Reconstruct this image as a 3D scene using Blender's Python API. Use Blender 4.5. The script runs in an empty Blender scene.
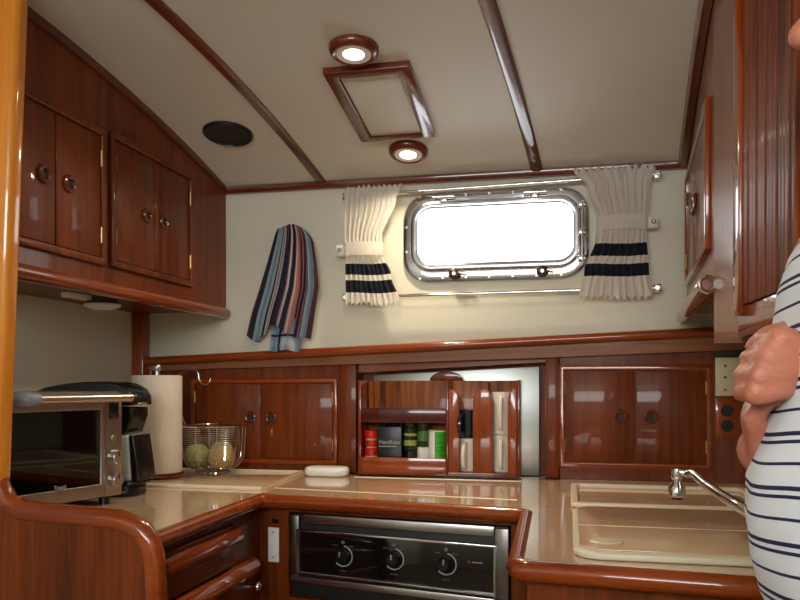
import bpy, bmesh, math, random
from mathutils import Vector as V, Matrix
random.seed(4)
C = bpy.context.scene.collection
PI = math.pi
EZ = 1.22                                    # eye height above the cabin sole
TH = math.atan(.219); cT, sT = math.cos(TH), math.sin(TH)

# ------------------------------------------------------------------ world points
def ray(px, py):
    a = (px-400)/780
    return V((a*cT-sT, a*sT+cT, (384-py)/780))
def onY(px, py, y):
    d = ray(px, py); t = y/d.y; return V((d.x*t, y, EZ+d.z*t))
def onX(px, py, x):
    d = ray(px, py); t = x/d.x; return V((x, d.y*t, EZ+d.z*t))
def onpl(px, py, p, n):
    d = ray(px, py); o = V((0, 0, EZ)); t = (p-o).dot(n)/d.dot(n); return o+d*t
def onZ(px, py, z):
    d = ray(px, py); t = (z-EZ)/d.z; return V((d.x*t, d.y*t, z))
def ceil(y):
    return EZ + (.83-.0923*(y-1.2)**2 if y > 1.2 else .83)
def RX(y): return .285+.06*(y-1.69)/.81 if y > 1.69 else .285+.015*(1.69-y)/.42          # face of the starboard-hand lockers

# ------------------------------------------------------------------ mesh helpers
def B(): return bmesh.new()
def merge(dst, src):
    m = bpy.data.meshes.new('t'); src.to_mesh(m); src.free(); dst.from_mesh(m); bpy.data.meshes.remove(m)
def frame(O, u, v, w):
    m = Matrix.Identity(4)
    for i, c in enumerate((u, v, w)):
        for r in range(3): m[r][i] = c[r]
    for r in range(3): m[r][3] = O[r]
    return m
def sharp_edges(b, deg=40):
    out = []
    for e in b.edges:
        if len(e.link_faces) == 2 and e.calc_face_angle(0) > math.radians(deg): out.append(e)
    return out
def box(bm, lo, hi, bev=0, M=None, seg=2):
    b = bmesh.new(); bmesh.ops.create_cube(b, size=1)
    lo, hi = V(lo), V(hi)
    for v in b.verts:
        v.co = V([(lo[i]+hi[i])/2+v.co[i]*(hi[i]-lo[i]) for i in range(3)])
    if bev: bmesh.ops.bevel(b, geom=b.edges[:], offset=bev, segments=seg, affect='EDGES', profile=.5)
    if M is not None: bmesh.ops.transform(b, matrix=M, verts=b.verts)
    merge(bm, b); return bm
def prism(bm, outline, O, u, v, depth, holes=(), bev=0, seg=2):
    """outline in (a,b) of plane O,u,v ; extruded by depth along u x v"""
    O, u, v = V(O), V(u), V(v); n = u.cross(v).normalized()
    b = bmesh.new(); edges = []
    for loop in [outline]+list(holes):
        vs = [b.verts.new(O+u*p[0]+v*p[1]) for p in loop]
        for i in range(len(vs)): edges.append(b.edges.new((vs[i], vs[(i+1) % len(vs)])))
    bmesh.ops.triangle_fill(b, edges=edges, use_beauty=True, use_dissolve=False, normal=n)
    r = bmesh.ops.extrude_face_region(b, geom=b.faces[:])
    bmesh.ops.translate(b, vec=n*depth, verts=[g for g in r['geom'] if isinstance(g, bmesh.types.BMVert)])
    bmesh.ops.recalc_face_normals(b, faces=b.faces)
    if bev: bmesh.ops.bevel(b, geom=sharp_edges(b), offset=bev, segments=seg, affect='EDGES', profile=.5)
    merge(bm, b); return bm
def rrect(x0, y0, x1, y1, r, n=6):
    out = []
    for cx, cy, a0 in ((x1-r, y1-r, 0), (x0+r, y1-r, 90), (x0+r, y0+r, 180), (x1-r, y0+r, 270)):
        for k in range(n+1):
            a = math.radians(a0+90*k/n); out.append((cx+r*math.cos(a), cy+r*math.sin(a)))
    return out
def rect(x0, y0, x1, y1): return [(x0, y0), (x1, y0), (x1, y1), (x0, y1)]
def tube(bm, pts, r, closed=False, seg=10, caps=True):
    pts = [V(p) for p in pts]; n = len(pts)
    rr = r if isinstance(r, (list, tuple)) else [r]*n
    b = bmesh.new(); rings = []
    up = None
    for i, p in enumerate(pts):
        if closed: a, c = pts[(i-1) % n], pts[(i+1) % n]
        else: a, c = pts[max(i-1, 0)], pts[min(i+1, n-1)]
        d1 = (p-a).normalized() if (p-a).length > 1e-9 else (c-p).normalized()
        d2 = (c-p).normalized() if (c-p).length > 1e-9 else d1
        t = (d1+d2)
        t = t.normalized() if t.length > 1e-6 else d1
        k = 1/max(.5, math.sqrt(max(.01, (1+d1.dot(d2))/2)))
        if up is None:
            up = V((0, 0, 1)) if abs(t.z) < .9 else V((1, 0, 0))
        s = t.cross(up).normalized(); up = s.cross(t).normalized()
        ring = []
        for j in range(seg):
            an = 2*PI*j/seg
            ring.append(b.verts.new(p+(s*math.cos(an)+up*math.sin(an))*rr[i]*(1+(k-1)*.6)))
        rings.append(ring)
    m = n if closed else n-1
    for i in range(m):
        A, D = rings[i], rings[(i+1) % n]
        off = 0
        if closed and i == n-1:
            off = min(range(seg), key=lambda o: (A[0].co-D[o].co).length)
        for j in range(seg):
            b.faces.new((A[j], A[(j+1) % seg], D[(j+1+off) % seg], D[(j+off) % seg]))
    if caps and not closed:
        b.faces.new(rings[0][::-1]); b.faces.new(rings[-1])
    bmesh.ops.recalc_face_normals(b, faces=b.faces)
    merge(bm, b); return bm
def circ(c, r, u, v, n=32, a0=0, a1=2*PI):
    c, u, v = V(c), V(u), V(v)
    full = abs(a1-a0-2*PI) < 1e-6
    return [c+(u*math.cos(a0+(a1-a0)*k/(n if full else n-1))+v*math.sin(a0+(a1-a0)*k/(n if full else n-1)))*r for k in range(n)]
def lathe(bm, prof, c, axis=(0, 0, 1), n=32):
    """prof [(r,t)] around axis through c"""
    ax = V(axis).normalized(); c = V(c)
    s = ax.orthogonal().normalized(); q = ax.cross(s)
    b = bmesh.new(); rings = []
    for r, t in prof:
        if r < 1e-6: rings.append([b.verts.new(c+ax*t)])
        else: rings.append([b.verts.new(c+ax*t+(s*math.cos(2*PI*k/n)+q*math.sin(2*PI*k/n))*r) for k in range(n)])
    for A, D in zip(rings, rings[1:]):
        for k in range(n):
            f = [A[k % len(A)], A[(k+1) % len(A)], D[(k+1) % len(D)], D[k % len(D)]]
            f = list(dict.fromkeys(f))
            if len(f) > 2: b.faces.new(f)
    bmesh.ops.recalc_face_normals(b, faces=b.faces)
    merge(bm, b); return bm
def disc(bm, c, r, axis, t, n=28, bev=0):
    bev = bev or min(r, abs(t))*.2
    return lathe(bm, [(0, 0), (r, 0), (r, t-bev), (r-bev, t), (0, t)], c, axis, n)
def sphere(bm, c, r, sc=(1, 1, 1), M=None, seg=24):
    b = bmesh.new(); bmesh.ops.create_uvsphere(b, u_segments=seg, v_segments=seg//2, radius=r)
    for v in b.verts: v.co = V([v.co[i]*sc[i] for i in range(3)])
    if M is not None: bmesh.ops.transform(b, matrix=M, verts=b.verts)
    bmesh.ops.translate(b, vec=V(c), verts=b.verts); merge(bm, b); return bm
def cone(bm, p0, p1, r0, r1, n=16, balls=True):
    p0, p1 = V(p0), V(p1); d = p1-p0
    lathe(bm, [(0, 0), (r0, 0), (r1, d.length), (0, d.length)], p0, d, n)
    if balls: sphere(bm, p0, r0, seg=n); sphere(bm, p1, r1, seg=n)
def strip(bm, path, s, d):
    """moulding with a softened rectangular section, along path; s = half width vector, d = thickness vector"""
    s, d = V(s), V(d); b = bmesh.new(); sec = [(-1, 0), (-1, .55), (-.6, 1), (.6, 1), (1, .55), (1, 0)]
    rings = [[b.verts.new(V(p)+s*a+d*q) for a, q in sec] for p in path]
    for A, D in zip(rings, rings[1:]):
        for k in range(6): b.faces.new((A[k], A[(k+1) % 6], D[(k+1) % 6], D[k]))
    b.faces.new(rings[0]); b.faces.new(rings[-1][::-1])
    bmesh.ops.recalc_face_normals(b, faces=b.faces); merge(bm, b); return bm

WL = {}
def obj(name, bm, mat, parent=None, origin=None, label=None, ang=38, smooth=True):
    me = bpy.data.meshes.new(name)
    if isinstance(bm, bpy.types.Mesh): me = bm
    else: bm.to_mesh(me); bm.free()
    xs = [v.co for v in me.vertices]
    lo = V([min(c[i] for c in xs) for i in range(3)]); hi = V([max(c[i] for c in xs) for i in range(3)])
    if origin is None:
        origin = (lo+hi)/2
        if parent is None: origin.z = lo.z
    origin = V(origin)
    me.transform(Matrix.Translation(-origin))
    for m in (mat if isinstance(mat, (list, tuple)) else [mat]): me.materials.append(m)
    if smooth:
        me.shade_smooth(); me.set_sharp_from_angle(angle=math.radians(ang))
    o = bpy.data.objects.new(name, me); C.objects.link(o); WL[o] = origin
    if parent: o.parent = parent; o.location = origin-WL[parent]
    else: o.location = origin
    if label: o['label'] = label
    return o
def tag(o, label, cat, group=None):
    o['label'] = label; o['category'] = cat
    if group: o['group'] = group
    return o
def thing(name, label, cat, loc, group=None):
    o = bpy.data.objects.new(name, None); C.objects.link(o); o.location = loc; WL[o] = V(loc)
    o.empty_display_size = .05
    return tag(o, label, cat, group)
def struct(name, bm, m, parent=None):
    o = obj(name, bm, m, parent)
    if parent is None: o['kind'] = 'structure'
    return o
def text(name, s, mat, parent, O, u, v, size, spacing=1):
    cu = bpy.data.curves.new(name, 'FONT'); cu.body = s; cu.size = size; cu.extrude = .0004; cu.align_x = 'LEFT'
    cu.space_character = spacing
    t = bpy.data.objects.new('t', cu); C.objects.link(t)
    bpy.context.view_layer.update()
    me = bpy.data.meshes.new_from_object(t.evaluated_get(bpy.context.evaluated_depsgraph_get()))
    bpy.data.objects.remove(t)
    u, v = V(u).normalized(), V(v).normalized()
    me.transform(frame(O, u, v, u.cross(v)))
    return obj(name, me, mat, parent, smooth=False)

# ------------------------------------------------------------------ materials
def srgb(r, g, b):
    f = lambda c: (c/255/12.92 if c/255 <= .04045 else ((c/255+.055)/1.055)**2.4)
    return (f(r), f(g), f(b), 1)
def mat(name, col, rough=.5, metal=0, coat=0, spec=.5, noise=0, nscale=20, bump=0, bscale=60, coatr=.05, stretch=(1, 1, 1), sheen=0, sss=0):
    m = bpy.data.materials.new(name); m.use_nodes = True; N = m.node_tree; nt = N.nodes; L = N.links
    p = nt['Principled BSDF']
    p.inputs['Base Color'].default_value = col; p.inputs['Roughness'].default_value = rough
    p.inputs['Metallic'].default_value = metal; p.inputs['Coat Weight'].default_value = coat
    p.inputs['Coat Roughness'].default_value = coatr
    p.inputs['Specular IOR Level'].default_value = spec; p.inputs['Sheen Weight'].default_value = sheen
    if sss: p.inputs['Subsurface Weight'].default_value = sss; p.inputs['Subsurface Scale'].default_value = .01
    g = nt.new('ShaderNodeNewGeometry'); mp = nt.new('ShaderNodeMapping'); mp.inputs['Scale'].default_value = stretch
    L.new(g.outputs['Position'], mp.inputs['Vector'])
    n1 = nt.new('ShaderNodeTexNoise'); n1.inputs['Scale'].default_value = nscale; n1.inputs['Detail'].default_value = 5
    L.new(mp.outputs[0], n1.inputs['Vector'])
    mx = nt.new('ShaderNodeMix'); mx.data_type = 'RGBA'
    k = noise
    mx.inputs[6].default_value = tuple(c*(1-k) for c in col[:3])+(1,); mx.inputs[7].default_value = tuple(min(1, c*(1+k)) for c in col[:3])+(1,)
    L.new(n1.outputs['Fac'], mx.inputs[0]); L.new(mx.outputs[2], p.inputs['Base Color'])
    if bump:
        n2 = nt.new('ShaderNodeTexNoise'); n2.inputs['Scale'].default_value = bscale; L.new(mp.outputs[0], n2.inputs['Vector'])
        bp = nt.new('ShaderNodeBump'); bp.inputs['Strength'].default_value = bump; bp.inputs['Distance'].default_value = .002
        L.new(n2.outputs['Fac'], bp.inputs['Height']); L.new(bp.outputs[0], p.inputs['Normal'])
    return m
def wood(name, dark, light, axis='z', rough=.42, coat=.2, sc=1., contrast=(.3, .72), coatr=.06):
    """varnished mahogany: long grain along axis, fine pores and a broad ribbon figure"""
    m = bpy.data.materials.new(name); m.use_nodes = True; nt = m.node_tree.nodes; L = m.node_tree.links
    p = nt['Principled BSDF']; p.inputs['Roughness'].default_value = rough; p.inputs['Specular IOR Level'].default_value = .2
    p.inputs['Coat Weight'].default_value = coat; p.inputs['Coat Roughness'].default_value = coatr
    g = nt.new('ShaderNodeNewGeometry'); mp = nt.new('ShaderNodeMapping')
    k = 'xyz'.index(axis); s = [1, 1, 1]; s[k] = .045
    mp.inputs['Scale'].default_value = s; L.new(g.outputs['Position'], mp.inputs['Vector'])
    n1 = nt.new('ShaderNodeTexNoise'); n1.inputs['Scale'].default_value = 45*sc; n1.inputs['Detail'].default_value = 6; n1.inputs['Distortion'].default_value = .6
    n2 = nt.new('ShaderNodeTexNoise'); n2.inputs['Scale'].default_value = 9*sc; n2.inputs['Detail'].default_value = 2
    n3 = nt.new('ShaderNodeTexNoise'); n3.inputs['Scale'].default_value = 260*sc; n3.inputs['Detail'].default_value = 2
    for n in (n1, n2, n3): L.new(mp.outputs[0], n.inputs['Vector'])
    a = nt.new('ShaderNodeMath'); a.operation = 'MULTIPLY'; a.inputs[1].default_value = .5
    b = nt.new('ShaderNodeMath'); b.operation = 'MULTIPLY_ADD'; b.inputs[1].default_value = .3
    c = nt.new('ShaderNodeMath'); c.operation = 'MULTIPLY_ADD'; c.inputs[1].default_value = .2
    L.new(n1.outputs['Fac'], a.inputs[0]); L.new(n2.outputs['Fac'], b.inputs[0]); L.new(a.outputs[0], b.inputs[2])
    L.new(n3.outputs['Fac'], c.inputs[0]); L.new(b.outputs[0], c.inputs[2])
    r = nt.new('ShaderNodeValToRGB'); e = r.color_ramp.elements
    e[0].position = contrast[0]; e[0].color = dark; e[1].position = contrast[1]; e[1].color = light
    L.new(c.outputs[0], r.inputs[0]); L.new(r.outputs[0], p.inputs['Base Color'])
    return m
D1, L1 = srgb(56, 19, 3), srgb(144, 66, 17)
wv = wood('mahogany_upright', D1, L1, 'z')
wx = wood('mahogany_athwart', D1, L1, 'x')
wy = wood('mahogany_foreaft', D1, L1, 'y')
wtx = wood('varnished_trim_x', srgb(90, 30, 5), srgb(170, 76, 20), 'x', .25, .9)
wty = wood('varnished_trim_y', srgb(90, 30, 5), srgb(170, 76, 20), 'y', .25, .9)
wtz = wood('varnished_trim_z', srgb(90, 30, 5), srgb(170, 76, 20), 'z', .25, .9)
wdx = wood('dark_batten_x', srgb(66, 22, 9), srgb(126, 56, 30), 'x', .3, .8)
wdy = wood('dark_batten_y', srgb(66, 22, 9), srgb(126, 56, 30), 'y', .3, .8)
whoney = wood('honey_post', srgb(184, 100, 16), srgb(230, 150, 48), 'z', .25, 1)
wpale = wood('pale_locker_wood', srgb(104, 58, 32), srgb(150, 96, 60), 'z', .35, .5)  # lighter, less red brown than the other mahogany
wtamb = wood('tambour_slats', srgb(62, 20, 6), srgb(150, 70, 26), 'z', .5, .08, 1, (.35, .65))
wgloss = wood('rack_wood', srgb(70, 22, 7), srgb(136, 54, 18), 'z', .3, .7)
wslat = wood('rack_slats', srgb(70, 30, 10), srgb(178, 100, 40), 'z', .4, .2, 1.3, (.35, .62))
cream = mat('cream_panel', srgb(214, 211, 192), .55, noise=.03, nscale=3, bump=.15, bscale=180)
vinyl = mat('headliner_vinyl', srgb(218, 215, 202), .6, noise=.02, nscale=4, bump=.2, bscale=260)
lam = mat('countertop_laminate', srgb(200, 170, 138), .1, noise=.05, nscale=60, coat=.5)
lam_pale = mat('pale_laminate_edge', srgb(228, 210, 184), .3, noise=.03)
chrome = mat('chrome', (.75, .75, .77, 1), .09, 1, noise=.02)
wmetal = mat('polished_window_metal', (.50, .50, .52, 1), .16, 1, noise=.04)
steel = mat('brushed_steel', (.58, .57, .56, 1), .3, 1, noise=.08, nscale=30, stretch=(.1, 1, 6))
steel_dark = mat('smoked_steel', (.25, .24, .23, 1), .3, 1, noise=.1)
plate_m = mat('satin_plate', (.62, .66, .64, 1), .32, 1, noise=.06, nscale=8)
blackp = mat('black_plastic', (.008, .008, .009, 1), .22, noise=.2)
blackg = mat('black_glass', (.006, .006, .006, 1), .06, coat=.5)
blackm = mat('matt_black', (.012, .011, .01, 1), .6)
whitep = mat('white_plastic', srgb(236, 236, 232), .3, noise=.02)
ivory = mat('ivory_plate', srgb(214, 204, 170), .4, noise=.02)
greyp = mat('grey_plastic', srgb(128, 134, 146), .4, noise=.04)
paper = mat('paper_towel', srgb(232, 222, 208), .9, noise=.03, nscale=60, bump=.5, bscale=220)
brass = mat('brass', (.40, .28, .12, 1), .35, 1, noise=.1)
bronze = mat('dark_bronze', (.10, .06, .04, 1), .35, .8, noise=.2)
redp = mat('red_lid', srgb(196, 24, 26), .35, noise=.05)
tanp = mat('tan_spice', srgb(206, 160, 108), .4, noise=.15, nscale=90)
greenp = mat('dark_green_glass', srgb(34, 52, 24), .12, coat=.5, noise=.2, nscale=60)
yelg = mat('olive_label', srgb(150, 158, 84), .5, noise=.4, nscale=260)
greenl = mat('green_label', srgb(52, 158, 36), .35, noise=.12, nscale=30)
greend = mat('green_band', srgb(24, 96, 22), .35)
boxm = mat('black_carton', srgb(14, 18, 26), .35, noise=.1)
navy = mat('navy_cloth', srgb(22, 24, 44), .9, sheen=.2, noise=.1, nscale=200)
cloth = mat('cream_curtain_cloth', srgb(250, 247, 240), .95, noise=.05, nscale=120, bump=.4, bscale=300, sheen=.2)
cloth_r = mat('shaded_curtain_cloth', srgb(246, 238, 234), .95, noise=.05, nscale=120, bump=.4, bscale=300, sheen=.2)  # same curtain cloth, with the right side's shade mixed into the colour
mugw = mat('cream_glaze', srgb(238, 228, 212), .2, coat=.5, noise=.02)
mugb = mat('navy_glaze', srgb(20, 26, 40), .15, coat=.6)
skin = mat('skin', srgb(190, 118, 94), .48, noise=.22, nscale=34, bump=.7, bscale=150, sss=.12)
trous = mat('dark_trousers', srgb(26, 28, 36), .9, noise=.1)
hairm = mat('grey_brown_hair', srgb(90, 74, 60), .8, noise=.3, nscale=200)
fruitg = mat('green_fruit', srgb(150, 158, 76), .65, noise=.2, nscale=25)
fruity = mat('yellow_fruit', srgb(196, 166, 92), .65, noise=.15, nscale=25)
sole = wood('teak_sole', srgb(90, 70, 52), srgb(140, 112, 84), 'y', .5, .3)
graylab = mat('panel_marking', srgb(170, 176, 172), .4)
reddot = mat('red_marking', srgb(190, 20, 24), .4)

def glass_mat(name, col, trans, rough=.02):
    m = bpy.data.materials.new(name); m.use_nodes = True; nt = m.node_tree.nodes; L = m.node_tree.links
    o = nt['Material Output']; t = nt.new('ShaderNodeBsdfTransparent'); t.inputs[0].default_value = col
    g = nt.new('ShaderNodeBsdfGlossy'); g.inputs['Roughness'].default_value = rough
    f = nt.new('ShaderNodeFresnel'); f.inputs[0].default_value = 1.45
    x = nt.new('ShaderNodeMixShader'); L.new(f.outputs[0], x.inputs[0]); L.new(t.outputs[0], x.inputs[1]); L.new(g.outputs[0], x.inputs[2])
    L.new(x.outputs[0], o.inputs['Surface']); nt.remove(nt['Principled BSDF']); return m
glass = glass_mat('window_glass', (.97, .98, .98, 1), 1)
oveng = glass_mat('smoked_oven_glass', (.5, .48, .46, 1), 1)
def emit(name, col, s):
    m = bpy.data.materials.new(name); m.use_nodes = True; nt = m.node_tree.nodes; p = nt['Principled BSDF']
    p.inputs['Base Color'].default_value = col; p.inputs['Emission Color'].default_value = col; p.inputs['Emission Strength'].default_value = s
    return m
bulb = emit('lit_lens', (1, .84, .58, 1), 14)

# shirt: white pique with navy double and single bands every 52 mm (woven pattern)
def shirt_mat():
    m = bpy.data.materials.new('striped_polo_cloth'); m.use_nodes = True; nt = m.node_tree.nodes; L = m.node_tree.links
    p = nt['Principled BSDF']; p.inputs['Roughness'].default_value = .9
    tc = nt.new('ShaderNodeUVMap'); sp = nt.new('ShaderNodeSeparateXYZ'); L.new(tc.outputs[0], sp.inputs[0])
    md = nt.new('ShaderNodeMath'); md.operation = 'FRACT'; L.new(sp.outputs['Y'], md.inputs[0])
    r = nt.new('ShaderNodeValToRGB'); r.color_ramp.interpolation = 'CONSTANT'; e = r.color_ramp.elements
    W, Nv = srgb(226, 230, 240), srgb(28, 34, 72)
    e[0].position = 0; e[0].color = W; e[1].position = .055; e[1].color = Nv
    for pos, c in ((.125, W), (.20, Nv), (.285, W), (.66, Nv), (.715, W)):
        q = e.new(pos); q.color = c
    L.new(md.outputs[0], r.inputs[0]); L.new(r.outputs[0], p.inputs['Base Color']); return m
shirtm = shirt_mat()
def towel_mat():
    m = bpy.data.materials.new('striped_towel_cloth'); m.use_nodes = True; nt = m.node_tree.nodes; L = m.node_tree.links
    p = nt['Principled BSDF']; p.inputs['Roughness'].default_value = .95
    tc = nt.new('ShaderNodeUVMap'); sp = nt.new('ShaderNodeSeparateXYZ'); L.new(tc.outputs[0], sp.inputs[0])
    md = nt.new('ShaderNodeMath'); md.operation = 'FRACT'; L.new(sp.outputs['X'], md.inputs[0])
    r = nt.new('ShaderNodeValToRGB'); r.color_ramp.interpolation = 'CONSTANT'; e = r.color_ramp.elements
    nv, bl, pk, wh, mr = srgb(44, 44, 66), srgb(158, 182, 198), srgb(196, 138, 130), srgb(214, 212, 218), srgb(84, 46, 66)
    seq = [(0, mr), (.04, nv), (.08, bl), (.20, nv), (.225, wh), (.25, pk), (.27, wh), (.29, nv), (.33, bl), (.36, nv), (.44, pk), (.46, wh), (.49, nv), (.56, pk), (.585, wh), (.60, pk), (.65, nv),
           (.68, pk), (.72, nv), (.77, pk), (.80, mr), (.82, bl), (.93, mr)]
    e[0].position = 0; e[0].color = mr; e[1].position = .04; e[1].color = nv
    for pos, c in seq[2:]:
        q = e.new(pos); q.color = c
    L.new(md.outputs[0], r.inputs[0]); L.new(r.outputs[0], p.inputs['Base Color']); return m
towelm = towel_mat()

# ================================================================== THE SETTING
XL, XR, YB, YR = -1.50, .75, 2.51, -1.3
CT = EZ-.30                                   # countertop height
FX = -1.166                                   # face of the port-hand overhead lockers
struct('floor', box(B(), (XL-.03, YR-.03, -.04), (XR+.03, YB+.16, 0)), sole)
ys = [.9+i*.1 for i in range(33)]; ys = [y for y in ys if y < YB+.14]+[YB+.16]
sec = [(y, ceil(y)) for y in ys]
b = B(); prism(b, rect(XL-.03, YR-.03, XR+.03, .9), (0, 0, ceil(0)), (1, 0, 0), (0, 1, 0), .04)
prism(b, sec+[(y, z+.04) for y, z in sec[::-1]], (XL-.03, 0, 0), (0, 1, 0), (0, 0, 1), XR-XL+.06)
struct('ceiling', b, vinyl)
struct('wall_left', box(B(), (XL-.03, YR, 0), (XL, YB+.14, 2.06)), cream)
struct('wall_right', box(B(), (XR, YR, 0), (XR+.03, YB+.14, 2.06)), cream)
# unseen wall behind the camera; its high opening is added to let fill light in
b = B(); prism(b, rect(XL-.03, 0, XR+.03, 2.06), (0, YR, 0), (1, 0, 0), (0, 0, 1), .03, holes=[rect(-1.1, 1.56, .45, 1.98)])
struct('wall_rear', b, cream)
# hull side with the portlight hole (outward plane faces -Y)
wz0, wz1 = EZ+.331, EZ+.618
b = B(); prism(b, [(XL-.03, EZ+.064), (XR+.03, EZ+.128), (XR+.03, 1.96), (XL-.03, 1.96)], (0, YB, 0), (1, 0, 0), (0, 0, 1), -.05, holes=[rrect(-.52, EZ+.348, .036, EZ+.602, .055)])
struct('wall_back', b, cream)
b = B(); box(b, (XL-.03, 2.62, 0), (XR+.03, 2.65, EZ+.3))
struct('wall_hull', b, wv)

# portlight
win = struct('window_1', prism(B(), rrect(-.536, wz0, .056, wz1, .085, 10), (0, YB+.0005, 0), (1, 0, 0), (0, 0, 1), .016,
             holes=[rrect(-.490, wz0+.055, .011, wz1-.048, .05, 10)], bev=.004, seg=2), wmetal)
obj('inner_sash', prism(B(), rrect(-.508, wz0+.034, .030, wz1-.028, .066, 10), (0, YB-.016, 0), (1, 0, 0), (0, 0, 1), .013,
             holes=[rrect(-.487, wz0+.058, .008, wz1-.051, .048, 10)], bev=.004), wmetal, win)
obj('pane', prism(B(), rrect(-.505, wz0+.04, .026, wz1-.036, .055, 8), (0, YB+.012, 0), (1, 0, 0), (0, 0, 1), -.006), glass, win)
for x, z in ((-.365, wz0+.026), (-.087, wz0+.026)):
    b = B(); lathe(b, [(0, 0), (.019, 0), (.018, .005), (.010, .009), (0, .010)], (x, YB-.029, z-.004), (0, -1, 0))
    k = obj('dog_knob', b, bronze, win); b = B(); disc(b, (x, YB-.039, z-.004), .006, (0, -1, 0), .004)
    tube(b, [(x+.015, YB-.036, z), (x+.034, YB-.036, z-.004)], .005)
    obj('dog_screw', b, chrome, k)
for x in (-.40, -.11):
    b = B(); tube(b, [(x-.035, YB-.03, wz1-.016), (x+.035, YB-.03, wz1-.016)], .0065)
    box(b, (x-.012, YB-.034, wz1-.034), (x+.012, YB-.016, wz1-.014), .003)
    obj('hinge', b, chrome, win)
b = B(); tube(b, [(.034, YB-.034, wz0+.05), (.034, YB-.034, wz1-.05)], .007); tube(b, [(.034, YB-.034, wz0+.10), (.046, YB-.028, wz0+.13), (.034, YB-.034, wz1-.10)], .004)
for z in (wz0+.06, wz0+.14, wz1-.06): box(b, (.022, YB-.04, z-.01), (.046, YB-.015, z+.01), .003)
obj('latch_bar', b, chrome, win)
b = B()
for k in range(7):
    x = -.48+k*.075
    for z in (wz0+.012, wz1-.009): disc(b, (x, YB-.0155, z), .004, (0, -1, 0), .002, 12)
for z in (wz0+.10, wz0+.18): disc(b, (-.524, YB-.0155, z), .004, (0, -1, 0), .002, 12)
obj('screw_heads', b, steel, win)

# ceiling battens and cornices (named trim)
def cpath(x0, y0, x1, y1, n=14):
    return [V((x0+(x1-x0)*t, y0+(y1-y0)*t, ceil(y0+(y1-y0)*t)+.001)) for t in [i/n for i in range(n+1)]]
n_trim = [0]
def trim(bm, m):
    n_trim[0] += 1; return struct('trim_%d' % n_trim[0], bm, m)
trim(strip(B(), cpath(-.90, 1.0, -.812, 2.50, 20), (.016, 0, 0), (0, 0, -.012)), wdy)
trim(strip(B(), cpath(-.225, 1.0, -.103, 2.50, 20), (.018, 0, 0), (0, 0, -.012)), wdy)
trim(strip(B(), [(FX+.002, YB-.013, ceil(2.50)+.001), (RX(YB), YB-.013, ceil(2.50)+.001)], (0, .014, 0), (0, 0, -.022)), wdx)
trim(strip(B(), [p for p in cpath(FX+.004, 1.42, FX+.004, YB-.03, 20)], (.009, 0, 0), (0, 0, -.020)), wdy)
trim(strip(B(), [V((RX(y)-.012, y, ceil(y)+.001)) for y in [1.1+i*(YB-1.13)/24 for i in range(25)]], (.015, 0, 0), (0, 0, -.026)), wdy)
# upright in the port aft corner
trim(box(B(), (XL, YB-.05, CT), (XL+.045, YB-.001, EZ+.26), .004), wtz)
# ledge bead and fascia that climb to the right
sl = (.157-.078)/(.425+1.49)
def lz(x): return EZ+.078+(x+1.49)*sl
led = struct('trim_%d' % 7, tube(B(), [(x, YB-.032, lz(x)) for x in (XL, -.9, -.4, .1, XR)], .0145, seg=14), wtx)
b = B(); prism(b, [(XL, lz(XL)-.002), (XR, lz(XR)-.002), (XR, lz(XR)+.012), (XL, lz(XL)+.012)], (0, YB-.036, 0), (1, 0, 0), (0, 0, 1), -.036)
obj('ledge_board', b, wtx, led)
b = B(); prism(b, [(XL, EZ+.045), (-.08, EZ+.083), (XR, EZ+.112), (XR, lz(XR)-.002), (XL, lz(XL)-.002)], (0, YB-.014, 0), (1, 0, 0), (0, 0, 1), -.014)
obj('fascia', b, wood('fascia_wood', srgb(120, 74, 44), srgb(160, 108, 70), 'x', .4, .3), led)

# ================================================================== OVERHEAD LOCKER, PORT HAND
def finger_pull(parent, c, n, r=.0165):
    b = B(); nn = V(n).normalized()
    s = nn.orthogonal().normalized(); q = nn.cross(s)
    tube(b, circ(V(c)+nn*.003, r, s, q, 24), .0055, closed=True, seg=8)
    g = obj('finger_ring', b, wdx, parent)
    b = B(); disc(b, V(c)-nn*.001, r*.86, nn, .0025, bev=.0004); obj('finger_hole', b, blackm, g)
def locker_doors(parent, O, u, v, w, h, m_door, m_frame, split=.5, holes_dx=.045, hole_z=.5, bar=.018, out=.014, hinge=True):
    """framed pair of doors on plane O,u,v, facing u x v"""
    n = V(u).cross(V(v)).normalized(); u = V(u).normalized(); v = V(v).normalized(); O = V(O)
    b = B(); prism(b, rect(0, 0, w, h), O-n*.001, u, v, out, holes=[rect(bar, bar, w-bar, h-bar)], bev=.004)
    f = obj('door_frame', b, m_frame, parent)
    sx = w*split; g = .0022
    for i, (a0, a1) in enumerate(((bar+g, sx-g), (sx+g, w-bar-g))):
        b = B(); prism(b, rect(a0, bar+g, a1, h-bar-g), O-n*.001, u, v, out*.55, bev=.002)
        d = obj('door', b, m_door, parent)
        hx = sx-holes_dx if i == 0 else sx+holes_dx
        finger_pull(d, O+u*hx+v*(h*hole_z)+n*(out*.5), n)
        if hinge:
            ex = bar+.001 if i == 0 else w-bar-.001
            for hz in (.22, .78):
                b = B(); c = O+u*ex+n*out*.62
                tube(b, [c+v*(h*hz-.02), c+v*(h*hz+.02)], .0032, seg=8); obj('hinge', b, brass, d)
t = thing('overhead_locker', 'long mahogany overhead locker on the left, two pairs of doors, curved top following the ceiling', 'cabinet', (FX-.13, 1.96, EZ+.24))
b = B(); yy = [1.412+i*(YB-.002-1.412)/16 for i in range(17)]
prism(b, [(1.412, EZ+.25), (YB-.002, EZ+.25)]+[(y, ceil(y)-.003) for y in yy[::-1]], (XL+.001, 0, 0), (0, 1, 0), (0, 0, 1), FX-XL-.001)
obj('body', b, wv, t)
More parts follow.
